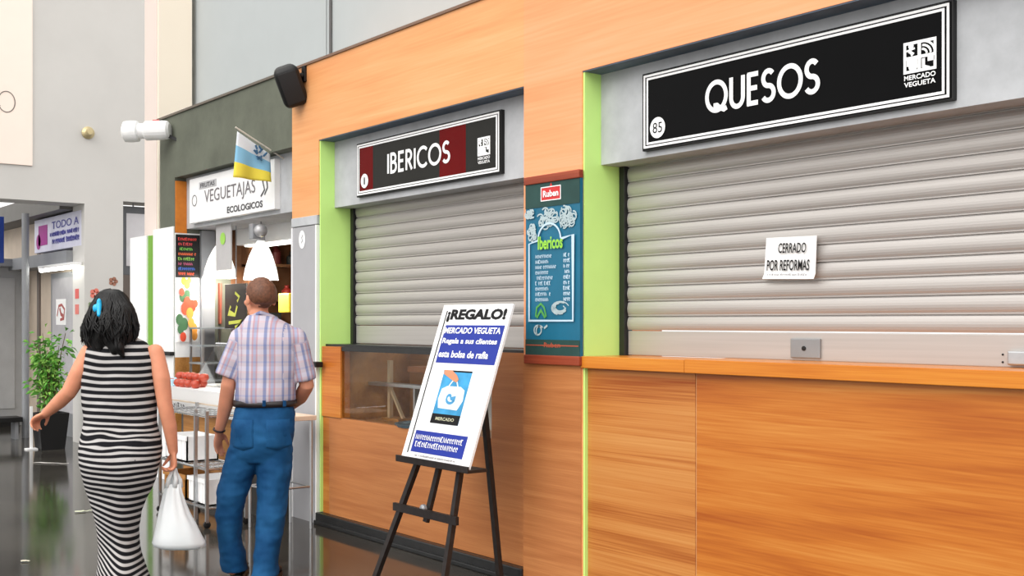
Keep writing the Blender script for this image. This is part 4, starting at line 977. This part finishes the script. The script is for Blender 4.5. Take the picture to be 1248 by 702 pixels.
def cap_hair(c, ax, s, rx, ry, rz, front, low, name, m, parent, amp):
    """close-cropped hair: a shell over the skull that dips under the skin below the hairline"""
    tb = bmesh.new(); bmesh.ops.create_uvsphere(tb, u_segments=56, v_segments=40, radius=1); r, f, u = ax
    for v in tb.verts:
        x, y, z = v.co; line = low+(front-low)*max(0, min(1, (y+.35)/1.0))
        k = max(0, min(1, (z-line)/.12)); sc_ = .86+.14*k
        n_ = noise.noise(Vector((x*9, y*9, z*3)))*amp+noise.noise(Vector((x*26, y*26, z*6)))*amp*.7
        v.co = c+(r*x*rx+f*y*ry+u*z*rz)*s*(sc_+n_*k)
    mb = MB(); mb.add(tb); return mb.build(name, m, parent, True)
def eyes(g, ax, s, parent):
    for q in (-1, 1):
        e = MB().ell(g(.031*q,.073,.008), .0125*s, .0115*s, .0115*s, ax, 12).build('eye', mat('eye_white', (236, 232, 226), .2), parent, True)
        MB().ell(g(.031*q,.0815,.008), .006*s, .0045*s, .006*s, ax, 10).build('iris', mat('iris_brown', (52, 34, 24), .2), e, True)

# ---------------------------------------------------------------- the man
DM = 6.52; m_ = lambda px, py, dd=0: at(px, py, DM+dd)
gb = at(318, 600, DM); gb.z = 0
man = thing('person', 'man in checked short sleeved shirt and blue jeans, seen from behind, right of the woman', 'person', gb)
M_skinm = skin_mat('skin_man', (214, 146, 116))
mb = MB()
hc = m_(317, 364, .0); fdir = (-LATV*.62+DEPV*.78)
axm, gm = head(mb, hc, fdir, 1.03)
limb(mb, [m_(318,402,.0), m_(316,384,.0)], [.062, .057])
mb.loft([ring(300,332,396,DM,.06), ring(294,360,408,DM,.09), ring(292,360,440,DM,.1), ring(294,354,480,DM,.1), ring(290,352,520,DM,.1), ring(292,350,550,DM,.09)])
shl, ell_, wrl = m_(294,411), m_(278,470,-.02), m_(267,526,.05)
limb(mb, [shl, m_(286,440,-.01), ell_, m_(275,494,.01), wrl], [.052, .046, .042, .042, .027])
hand(mb, wrl+Vector((0,0,.005)), (m_(264,562,.09)-wrl), DEPV+LATV*.35, -LATV+DEPV*.2, .33, 1.0)
shr, elr, wrr = m_(360,411), m_(374,470,.02), m_(350,498,.24)
limb(mb, [shr, m_(367,440,.01), elr, m_(366,484,.12), wrr], [.052, .046, .042, .042, .027])
hand(mb, wrr, (m_(336,503,.34)-wrr), Vector((0,0,1)), DEPV*.5+LATV, .5, 1.0)
for hx, kx, ax_, dy in ((300,280,284,0), (334,329,324,-.1)):
    limb(mb, [m_(hx,545), m_(kx,622,dy*.4), m_(ax_,694,dy)], [.075, .045, .034])
bm_ = voxel(mb, .0065, 3, 'body')
body = mobj('body', bm_, M_skinm, man, True)
eyes(gm, axm, 1.03, man)
M_hairm = mat('hair_brown', (104, 66, 46), .55, 0, .4, .35, 60)
cap_hair(gm(0,-.014,.022), axm, 1.0, .086, .107, .101, .45, -.62, 'hair', M_hairm, man, .022)
# shirt
def plaid():
    m, N, L, b = nodes('checked_cotton'); setp(b, .85, 0, .15)
    def band(attr, stops):
        a = N.new('ShaderNodeAttribute'); a.attribute_name = attr
        fr = N.new('ShaderNodeMath'); fr.operation = 'FRACT'; L.new(a.outputs['Fac'], fr.inputs[0])
        cr = N.new('ShaderNodeValToRGB'); e = cr.color_ramp.elements; cr.color_ramp.interpolation = 'LINEAR'
        e[0].position = stops[0][0]; e[0].color = srgb(*stops[0][1]); e[1].position = stops[-1][0]; e[1].color = srgb(*stops[-1][1])
        for p, c in stops[1:-1]: x = e.new(p); x.color = srgb(*c)
        L.new(fr.outputs[0], cr.inputs['Fac']); return cr
    w, bl, pk, lb = (214,207,214), (150,158,190), (200,168,174), (180,184,206)
    v = band('pu', [(0,w),(.08,w),(.12,bl),(.26,bl),(.30,w),(.40,w),(.43,pk),(.5,pk),(.53,lb),(.66,lb),(.69,pk),(.74,pk),(.78,w),(1,w)])
    h = band('pv', [(0,w),(.1,w),(.14,(178,186,216)),(.2,(178,186,216)),(.24,w),(.5,w),(.54,(230,208,212)),(.62,(230,208,212)),(.66,(226,228,240)),(.9,(226,228,240)),(.94,w),(1,w)])
    mx = N.new('ShaderNodeMix'); mx.data_type = 'RGBA'; mx.blend_type = 'MULTIPLY'; mx.inputs[0].default_value = .7
    L.new(v.outputs['Color'], mx.inputs[6]); L.new(h.outputs['Color'], mx.inputs[7]); L.new(mx.outputs[2], b.inputs['Base Color']); return m
mb = MB()
mb.loft([ring(303,333,385,DM,.066), ring(300,340,390,DM,.08), ring(294,354,396,DM,.1), ring(289,363,405,DM,.12), ring(288,366,418,DM-.005,.132), ring(288,365,440,DM,.138), ring(288,362,462,DM,.14), ring(287,361,478,DM,.145), ring(286,361,486,DM,.145), ring(291,357,491,DM,.132)])
sl0, sl1 = m_(294,412), m_(275,460,-.02); sr0, sr1 = m_(360,412), m_(371,464,.02)
mb.tube([sl0, sl0.lerp(sl1,.4), sl1.lerp(sl0,.12), sl1], [.066, .068, .073, .071], 18); mb.ell(sl0, .066, .066, .066, seg=16); mb.ell(sl0.lerp(m_(318,410), .3), .075, .075, .07, seg=16)
mb.tube([sr0, sr0.lerp(sr1,.4), sr1.lerp(sr0,.12), sr1], [.066, .068, .072, .07], 18); mb.ell(sr0, .066, .066, .066, seg=16); mb.ell(sr0.lerp(m_(330,410), .3), .075, .075, .07, seg=16)
sm_ = voxel(mb, .008, 8, 'shirt'); displace(sm_, .012, 7, (1,1,.5), .003, 26)
shirt = mobj('shirt', sm_, plaid(), man, True)
pu, pv = sm_.attributes.new('pu', 'FLOAT', 'POINT'), sm_.attributes.new('pv', 'FLOAT', 'POINT'); off = wloc(man)
for i, v in enumerate(sm_.vertices):
    p = v.co+off; lat = (p-m_(325,440)).dot(LATV); dep = (p-m_(325,440)).dot(DEPV); u_, v_ = lat+(.35*dep if abs(lat) > .12 else 0), p.z
    for s0, s1 in ((sl0, sl1), (sr0, sr1)):
        ax_ = (s1-s0).normalized(); q = (p-s0); t_ = q.dot(ax_); rad = (q-ax_*t_).length
        if t_ > .03 and rad < .085 and ((p-m_(290 if s0 is sl0 else 363,440)).dot(LATV)*(1 if s0 is sr0 else -1) > -.012):
            sd = ax_.cross(DEPV).normalized(); u_, v_ = (q-ax_*t_).dot(sd)*1.1+.4*(q-ax_*t_).dot(DEPV), -t_
    pu.data[i].value = u_/.1; pv.data[i].value = v_/.095
mb = MB(); mb.tube([m_(304,386,-.03)+Vector((0,0,-.005)), m_(318,381,-.062), m_(332,386,-.03), m_(337,388,.03), m_(320,390,.075), m_(303,389,.03), m_(304,386,-.03)+Vector((0,0,-.005))], .013, 10); c_ = voxel(mb, .005, 3, 'collar')
for nm in ('pu', 'pv'):
    a_ = c_.attributes.new(nm, 'FLOAT', 'POINT')
    for i, v in enumerate(c_.vertices): a_.data[i].value = (v.co.x*7 if nm == 'pu' else v.co.z*6)
mobj('collar', c_, MATS.get('pl') or shirt.data.materials[0], man, True)
# jeans
def denim():
    m, N, L, b = nodes('blue_denim'); setp(b, .8, 0, .2)
    tc = N.new('ShaderNodeTexCoord'); n1 = N.new('ShaderNodeTexNoise'); n1.inputs['Scale'].default_value = 7; n1.inputs['Detail'].default_value = 8
    L.new(tc.outputs['Object'], n1.inputs['Vector']); cr = N.new('ShaderNodeValToRGB'); e = cr.color_ramp.elements
    e[0].position = .3; e[0].color = srgb(8, 60, 104); e[1].position = .72; e[1].color = srgb(34, 92, 140); L.new(n1.outputs['Fac'], cr.inputs['Fac']); L.new(cr.outputs['Color'], b.inputs['Base Color'])
    n2 = N.new('ShaderNodeTexNoise'); n2.inputs['Scale'].default_value = 240; bp = N.new('ShaderNodeBump'); bp.inputs['Strength'].default_value = .2; bp.inputs['Distance'].default_value = .002
    L.new(tc.outputs['Object'], n2.inputs['Vector']); L.new(n2.outputs['Fac'], bp.inputs['Height']); L.new(bp.outputs['Normal'], b.inputs['Normal']); return m
M_denim = denim()
mb = MB()
mb.loft([ring(289,358,489,DM,.125), ring(286,359,502,DM-.005,.14), ring(283,358,520,DM-.01,.152), ring(280,357,538,DM-.01,.15), ring(277,356,552,DM,.135), ring(280,354,562,DM,.11)])
def leg(pts):
    mb.loft([ring(a, b, y, DM+dd, ry, 22, 2.1) for a, b, y, dd, ry in pts])
leg([(279,324,545,0,.12),(273,314,565,0,.115),(268,307,585,-.01,.108),(264,300,605,-.02,.1),(263,295,625,-.02,.092),(265,294,645,-.01,.088),(267,295,665,0,.085),(269,299,682,.01,.086),(271,303,696,.02,.09)])
leg([(314,357,545,0,.12),(314,355,565,0,.115),(313,353,585,-.01,.108),(313,351,605,-.03,.1),(313,348,625,-.05,.092),(311,345,645,-.07,.088),(310,342,665,-.09,.085),(308,339,685,-.11,.086),(306,339,702,-.12,.09)])
jm = voxel(mb, .009, 4, 'jeans')
displace(jm, .011, 8, (1,1,1.5), .004, 22)
jeans = mobj('jeans', jm, M_denim, man, True)
from mathutils.bvhtree import BVHTree
_t = BVHTree.FromPolygons([tuple(v.co+wloc(man)) for v in jm.vertices], [tuple(p.vertices) for p in jm.polygons])
def bvh_(o_):
    l_, n_, i_, d_ = _t.ray_cast(o_, DEPV); return (l_ is not None, l_, n_, i_)
M_seam = mat('denim_seam', (20, 74, 128), .8, 0, .2)
for xa, xb in ((290, 316), (331, 356)):
    mb = MB(); g0 = []
    for j, y in enumerate((509, 522, 540, 546)):
        row = []
        for i in range(9):
            px = xa+(xb-xa)*i/8; yy = y if j < 3 else y-4*abs(i-4)/4
            x = ((px-320)/38); dd = -.16*math.sqrt(max(.08, 1-x*x*.9))+(.0 if j else .008); 
            o_ = m_(px, yy, 0)-DEPV*1.0; hit, loc, nn_, _ = bvh_(o_)
            row.append(loc-DEPV*.003 if hit else m_(px, yy, dd))
        g0.append(row)
    bk = [[p+DEPV*.012 for p in r_] for r_ in g0]; n_ = 8
    for j in range(3):
        for i in range(n_):
            mb.face([g0[j][i], g0[j][i+1], g0[j+1][i+1], g0[j+1][i]]); mb.face([bk[j][i], bk[j+1][i], bk[j+1][i+1], bk[j][i+1]])
        for i in (0, n_): mb.face([g0[j][i], g0[j+1][i], bk[j+1][i], bk[j][i]])
    for j in (0, 3):
        for i in range(n_): mb.face([g0[j][i], g0[j][i+1], bk[j][i+1], bk[j][i]])
    bmesh.ops.remove_doubles(mb.bm, verts=mb.bm.verts, dist=.0003)
    mb.build('back_pocket', M_denim, man, True)
bl = ring(287.5,359,491,DM,.132,36)
mb = MB(); up = Vector((0,0,.017)); rb = []
for p, c_ in zip(bl, [sum(bl, Vector())/36]*36):
    o_ = (p-c_).normalized(); rb.append((p-o_*.004-up, p+o_*.012-up, p+o_*.012+up, p-o_*.004+up))
for k in range(36):
    a_, b_ = rb[k], rb[(k+1) % 36]
    for i in range(4): mb.face([a_[i], a_[(i+1) % 4], b_[(i+1) % 4], b_[i]])
bmesh.ops.remove_doubles(mb.bm, verts=mb.bm.verts, dist=.0003)
mb.build('belt', mat('belt_leather', (34, 28, 30), .4), man, True)
for px in (297, 322, 347):
    mb = MB(); p = m_(px, 491, -.138*math.sqrt(max(.2, 1-((px-323)/37)**2))-.012); mb.box(p.x-.007, p.x+.007, p.y-.008, p.y+.006, p.z-.02, p.z+.013); mb.build('belt_loop', M_denim, man)
mb = MB(); q = m_(267, 524, .045)
tb = []
axw = (wrl-ell_).normalized(); uu = axw.cross(DEPV).normalized(); vv_ = axw.cross(uu)
mb.tube([q+(uu*math.cos(k*math.pi/8)+vv_*math.sin(k*math.pi/8))*.031 for k in range(17)], .006, 8); mb.build('wristband', mat('band_dark', (40, 26, 26), .5), man, True)
def shoe(heel, fw, s, name, m, parent):
    fw = fw.normalized(); r = fw.cross(Vector((0,0,1))).normalized(); mb = MB(); n = 16; rings = []
    for y, w_, h in ((-.035,.02,.05),(-.02,.034,.075),(.02,.038,.085),(.07,.037,.08),(.13,.044,.06),(.19,.048,.048),(.235,.038,.036),(.262,.014,.022)):
        c = heel+fw*y*s; rings.append([c+r*math.cos(2*math.pi*k/n)*w_*s+Vector((0,0,(.012+h/2+math.sin(2*math.pi*k/n)*h/2)*s)) for k in range(n)])
    mb.loft(rings); o = mb.build(name, m, parent, True)
    mb = MB(); pr = [(-.04,.02),(-.03,.034),(.02,.041),(.08,.038),(.14,.048),(.2,.05),(.245,.038),(.268,.012)]
    L_ = [heel+fw*y*s-r*w_*s for y, w_ in pr]+[heel+fw*y*s+r*w_*s for y, w_ in pr[::-1]]
    mb.loft([[p for p in L_], [p+Vector((0,0,.022*s)) for p in L_]]); mb.build('sole', M_rubber, o); return o
hl = m_(289, 700, .02); hl.z = 0; hr = m_(322, 700, -.1); hr.z = 0
shoe(hl, DEPV-LATV*.15, 1.05, 'shoe', M_black, man); shoe(hr, DEPV+LATV*.05, 1.05, 'shoe', M_black, man)

# ---------------------------------------------------------------- the woman
DW = 6.1; w_ = lambda px, py, dd=0: at(px, py, DW+dd)
gb = at(146, 600, DW); gb.z = 0
wom = thing('person', 'woman in black and white striped sleeveless long dress, seen from behind, carrying a white bag', 'person', gb)
M_skinw = skin_mat('skin_woman', (222, 150, 118))
mb = MB()
hcw = w_(137, 379, .0); axw_, gw = head(mb, hcw, DEPV-LATV*.1, .98)
limb(mb, [w_(143,420,.0), w_(138,398,.0)], [.058, .05])
mb.loft([ring(126,158,410,DW,.05), ring(108,184,424,DW,.075), ring(106,188,450,DW,.09), ring(110,182,500,DW,.09), ring(106,186,545,DW,.1), ring(110,182,590,DW,.09)])
sh, el, wr = w_(110,430,0), w_(84,478,.0), w_(57,503,.1)
limb(mb, [sh, w_(98,452,-.01), el, w_(72,490,.04), wr], [.052, .05, .041, .039, .027])
hand(mb, wr, (w_(38,514,.14)-wr), Vector((0,0,-.2))-LATV*.0+DEPV, -LATV*.4-DEPV*.5+Vector((0,0,.8)), .75, .98)
sh, el, wr2 = w_(189,430,0), w_(201,494,-.02), w_(211,550,.03)
limb(mb, [sh, w_(197,462,-.02), el, w_(207,520,.0), wr2], [.048, .046, .04, .038, .026])
hdir = (w_(213,590,.05)-wr2); hand(mb, wr2, hdir, -DEPV*.0-LATV*.5+DEPV*.8, LATV+DEPV*.3, .95, .98)
# legs under the skirt, bare feet part in sandals: right foot flat, left heel lifted
hip1, kn1, an1 = w_(134,575), w_(140,648,.04), w_(134,694,-.02)
an1.z = .17
limb(mb, [hip1, kn1, an1], [.075, .045, .034])
hip2, kn2, an2 = w_(160,575), w_(150,648,.06), w_(160,705,.1)
an2.z = .085
limb(mb, [hip2, kn2, an2], [.075, .045, .034])
def foot(an, fw, heel_up):
    b = an+Vector((0,0,-.035))-fw*.035; toe = Vector((an.x, an.y, .02))+fw*.15; ball = Vector((an.x, an.y, .024))+fw*.1
    mb.tube([b, an+fw*.02+Vector((0,0,-.03)), ball, toe], [.028,.034,.03,.016], 14)
    s = fw.cross(Vector((0,0,1))).normalized()
    for i in range(5): mb.tube([ball+s*(.026-.013*i), toe+s*(.026-.013*i)+fw*(.03-.006*i)], [.011, .008 if i else .011], 8)
    return b, ball, toe
f1 = foot(an1, DEPV, 1); f2 = foot(an2, DEPV, 0)
bm_ = voxel(mb, .0065, 3, 'body'); mobj('body', bm_, M_skinw, wom, True); eyes(gw, axw_, .98, wom)
for an, (b, ball, toe) in ((an1, f1), (an2, f2)):
    mb = MB(); s = DEPV.cross(Vector((0,0,1))).normalized(); bb = b+Vector((0,0,-.032)); L_ = [bb-s*.03-DEPV*.03, ball-s*.042+Vector((0,0,-.016)), toe-s*.035+DEPV*.035+Vector((0,0,-.012))]; R_ = [p+s*x for p, x in zip(L_, (.06, .084, .07))]
    pts = L_+R_[::-1]; lo_ = [Vector((p.x, p.y, max(.002, p.z-.02))) for p in pts]; hi = [Vector((p.x, p.y, max(.016, p.z))) for p in pts]
    mb.loft([lo_, hi]); mb.build('sandal', M_black, wom)
def stripes():
    m, N, L, b = nodes('striped_jersey'); setp(b, .85, 0, .15)
    a = N.new('ShaderNodeAttribute'); a.attribute_name = 'sv'; fr = N.new('ShaderNodeMath'); fr.operation = 'FRACT'; L.new(a.outputs['Fac'], fr.inputs[0])
    cr = N.new('ShaderNodeValToRGB'); e = cr.color_ramp.elements; e[0].position = 0; e[0].color = srgb(24, 24, 28); e[1].position = 1; e[1].color = srgb(24, 24, 28)
    for p, c in ((.47, (24,24,28)), (.57, (188,185,184)), (.9, (188,185,184))): x = e.new(p); x.color = srgb(*c)
    L.new(fr.outputs[0], cr.inputs['Fac']); L.new(cr.outputs['Color'], b.inputs['Base Color']); return m
mb = MB()
mb.loft([ring(122,166,411,DW,.055), ring(112,178,417,DW,.08), ring(107,186,425,DW,.1), ring(105,189,438,DW-.01,.112), ring(103,191,455,DW,.12), ring(101,193,475,DW+.01,.128), ring(101,191,495,DW,.122), ring(101,190,515,DW,.122), ring(99,193,530,DW-.005,.135), ring(97,196,547,DW-.015,.152), ring(98,194,565,DW-.02,.158), ring(102,189,582,DW-.01,.148), ring(109,181,600,DW,.132), ring(115,171,622,DW+.01,.125), ring(121,166,642,DW+.02,.12), ring(124,167,660,DW+.02,.125), ring(122,172,680,DW+.01,.14), ring(119,179,702,DW,.16), ring(117,183,714,DW,.17)])
dm = voxel(mb, .008, 4, 'dress'); displace(dm, .012, 6, (1,1,.9), .003, 24)
dress = mobj('dress', dm, stripes(), wom, True); sv = dm.attributes.new('sv', 'FLOAT', 'POINT'); off = wloc(wom)
for i, v in enumerate(dm.vertices):
    p = v.co+off; lat = (p-w_(146,500)).dot(LATV); z = p.z
    zz = z+.012*math.sin(lat*9+1)*(1 if z < .75 else .4)+.009*noise.noise(Vector((lat*6, (p-off).dot(DEPV)*6, z*5)))
    low = max(0, .62-z); zz += low*(.15*math.sin(lat*14+.6)+.35*lat)
    wst = math.exp(-((z-.86)/.05)**2); zz += wst*.02*noise.noise(Vector((lat*10, 3, z*30)))
    sv.data[i].value = (zz-.95)/(.0372 if zz > .95 else .0302)
# hair: a long dark wavy mass
mb = MB()
mb.ell(gw(0,-.018,.022), .087, .104, .093, axw_, 28)
H_ = lambda px, py, dd: w_(px, py, dd)
for pts, rs in (([(134,366,-.02),(124,378,-.05),(114,398,-.05),(111,420,-.04)], [.05,.058,.05,.028]), ([(140,366,-.02),(150,380,-.04),(154,401,-.05),(152,418,-.06)], [.05,.052,.055,.03]), ([(136,370,-.05),(135,388,-.08),(134,405,-.09),(139,428,-.11)], [.055,.065,.06,.024]), ([(126,380,-.08),(120,402,-.08),(122,424,-.09)], [.05,.05,.022]), ([(146,380,-.08),(150,402,-.09),(144,424,-.1)], [.05,.05,.022]), ([(114,388,-.02),(107,402,-.02),(105,418,-.03)], [.038,.034,.014]), ([(116,400,-.06),(113,416,-.07),(116,431,-.08)], [.03,.025,.01]), ([(156,396,-.05),(161,407,-.05),(157,416,-.06)], [.03,.028,.02]), ([(157,385,-.02),(162,402,-.03),(158,416,-.04)], [.03,.028,.016]), ([(140,410,-.1),(146,424,-.12),(150,434,-.115)], [.04,.03,.012])):
    limb(mb, [H_(*q) for q in pts], rs, 14)
hm = voxel(mb, .008, 6, 'hair'); displace(hm, .012, 9, (1,1,.5), .003, 40)
M_hb = mat('hair_black', (9, 8, 9), .42, 0, .35, .4, 60)
hair = mobj('hair', hm, M_hb, wom, True)
# wavy locks laid over the mass
_h = BVHTree.FromPolygons([tuple(v.co+wloc(wom)) for v in hm.vertices], [tuple(p.vertices) for p in hm.polygons])
Rh = random.Random(21); mb = MB(); cr_ = gw(0,-.02,.1)
for k in range(230):
    a = Rh.uniform(-2.5, 2.5); dv = -DEPV*math.cos(a)+LATV*math.sin(a); pts = []; ph = Rh.uniform(0, 6.28); z_end = Rh.uniform(.2, .33)
    for j in range(12):
        f_ = j/11; base = cr_+dv*(.02+.2*min(1, f_*1.6))*.75+Vector((0,0,.03-z_end*f_**1.15)); base += LATV*.02*f_*math.sin(ph+f_*11)
        l_, n_, i_, d_ = _h.find_nearest(base)
        pts.append(l_+n_*(.002+.014*f_*f_*Rh.random()) if l_ is not None else base)
    mb.tube(pts, [.005]*9+[.0045,.003,.001], 5)
mb.build('locks', M_hb, hair, True)
mb = MB(); cc = (28, 178, 232); AXC = (LATV, DEPV, Vector((0,0,1)))
def onhair(px, py):
    o_ = w_(px, py, 0)-DEPV*1.0; l_, n_, i_, d_ = _h.ray_cast(o_, DEPV); return (l_ if l_ is not None else w_(px, py, -.12))-DEPV*.012
mb.ell(onhair(126.5,376), .016, .014, .022, AXC, 14); mb.ell(onhair(130.5,370), .013, .014, .026, AXC, 14); limb(mb, [onhair(131,372), onhair(132.5,384)], [.014, .011], 10)
clipm = voxel(mb, .003, 2, 'hair_clip'); o = mobj('hair_clip', clipm, mat('clip_blue', cc, .3), wom, True); o['label'] = 'bright blue hair clip'

# the carrier bag held by the woman
DB = DW+.05; bg_ = lambda px, py, dd=0: at(px, py, DB+dd)
bag = thing('carrier_bag', 'white translucent plastic carrier bag hanging from the right hand of the woman', 'bag', bg_(218, 667))
mbag, N_, L_n, b_ = nodes('bag_film'); setp(b_, .35, 0, .5, Alpha=.985)
tc = N_.new('ShaderNodeTexCoord'); nz = N_.new('ShaderNodeTexNoise'); nz.inputs['Scale'].default_value = 12; L_n.new(tc.outputs['Object'], nz.inputs['Vector']); cr = N_.new('ShaderNodeValToRGB')
cr.color_ramp.elements[0].color = srgb(240, 244, 246); cr.color_ramp.elements[1].color = srgb(252, 253, 253); L_n.new(nz.outputs['Fac'], cr.inputs['Fac']); L_n.new(cr.outputs['Color'], b_.inputs['Base Color'])
tr = N_.new('ShaderNodeBsdfTranslucent'); tr.inputs['Color'].default_value = (.85,.88,.9,1); ms = N_.new('ShaderNodeMixShader'); ms.inputs[0].default_value = .25
L_n.new(b_.outputs[0], ms.inputs[1]); L_n.new(tr.outputs[0], ms.inputs[2]); L_n.new(ms.outputs[0], N_['Material Output'].inputs['Surface'])
mb = MB(); rings = []; n = 48
for pl, pr, py, ry in ((203,220,590,.022),(200,222,600,.035),(197,226,612,.05),(194,231,625,.066),(191,238,638,.08),(188,245,652,.09),(186.5,249,660,.092),(189,250,665,.085),(196,244,668,.06)):
    R_ = ring(pl, pr, py, DB, ry, n, 2.2); c = sum(R_, Vector())/n; f_ = max(0, (655-py)/65)
    rings.append([c+(p-c)*(1+.1*f_*math.cos(k*2*math.pi/n*9)+.06*noise.noise(Vector((p.x*14, p.y*14, p.z*9)))) for k, p in enumerate(R_)])
mb.loft(rings); o = mb.build('sack', mbag, bag, True)
for x0, x1, xt in ((204,210,211), (213,220,214)):
    mb = MB(); mb.tube([bg_(x0,594,-.015), bg_(x0+1.5,584,-.012), bg_(xt-1,575,-.006), bg_(xt,572,.01), bg_(xt+1,576,.02), bg_(x1-.5,585,.015), bg_(x1,594,.015)], [.015,.012,.009,.009,.009,.012,.015], 10); mb.build('handle', mbag, bag, True)
mb = MB(); mb.box(0,1,0,1,0,1)
tb = bmesh.new(); bmesh.ops.create_cube(tb, size=1)
c = bg_(217, 655); 
for v in tb.verts: v.co = c+LATV*v.co.x*.16+DEPV*v.co.y*.09+Vector((0,0,v.co.z*.09))
bmesh.ops.bevel(tb, geom=list(tb.edges), offset=.01, segments=2, affect='EDGES'); mb = MB(); mb.add(tb); mb.build('contents', mat('contents_blue', (150, 204, 222), .5), bag)


# ================================================================== LIGHT
w = bpy.data.worlds.new('hall_light'); scn.world = w; w.use_nodes = True
N, L = w.node_tree.nodes, w.node_tree.links; bg = N['Background']
tc = N.new('ShaderNodeTexCoord'); sx_ = N.new('ShaderNodeSeparateXYZ'); L.new(tc.outputs['Generated'], sx_.inputs[0])
cr = N.new('ShaderNodeValToRGB'); e = cr.color_ramp.elements; e[0].position = 0; e[0].color = (.62, .61, .6, 1); e[1].position = .75; e[1].color = (1, .985, .96, 1)
L.new(sx_.outputs['Z'], cr.inputs['Fac']); L.new(cr.outputs['Color'], bg.inputs['Color']); bg.inputs['Strength'].default_value = 1.75
sun = bpy.data.lights.new('skylight_sun', 'SUN'); sun.energy = 1.3; sun.angle = math.radians(50); sun.color = (1, .97, .93)
so = bpy.data.objects.new('skylight_sun', sun); COL.objects.link(so)
so.rotation_euler = Vector((-.22, .8, -.65)).to_track_quat('-Z', 'Y').to_euler()
vs = scn.view_settings; vs.view_transform = 'Standard'; vs.look = 'None'; vs.gamma = 1; vs.use_curve_mapping = False; vs.exposure = .25
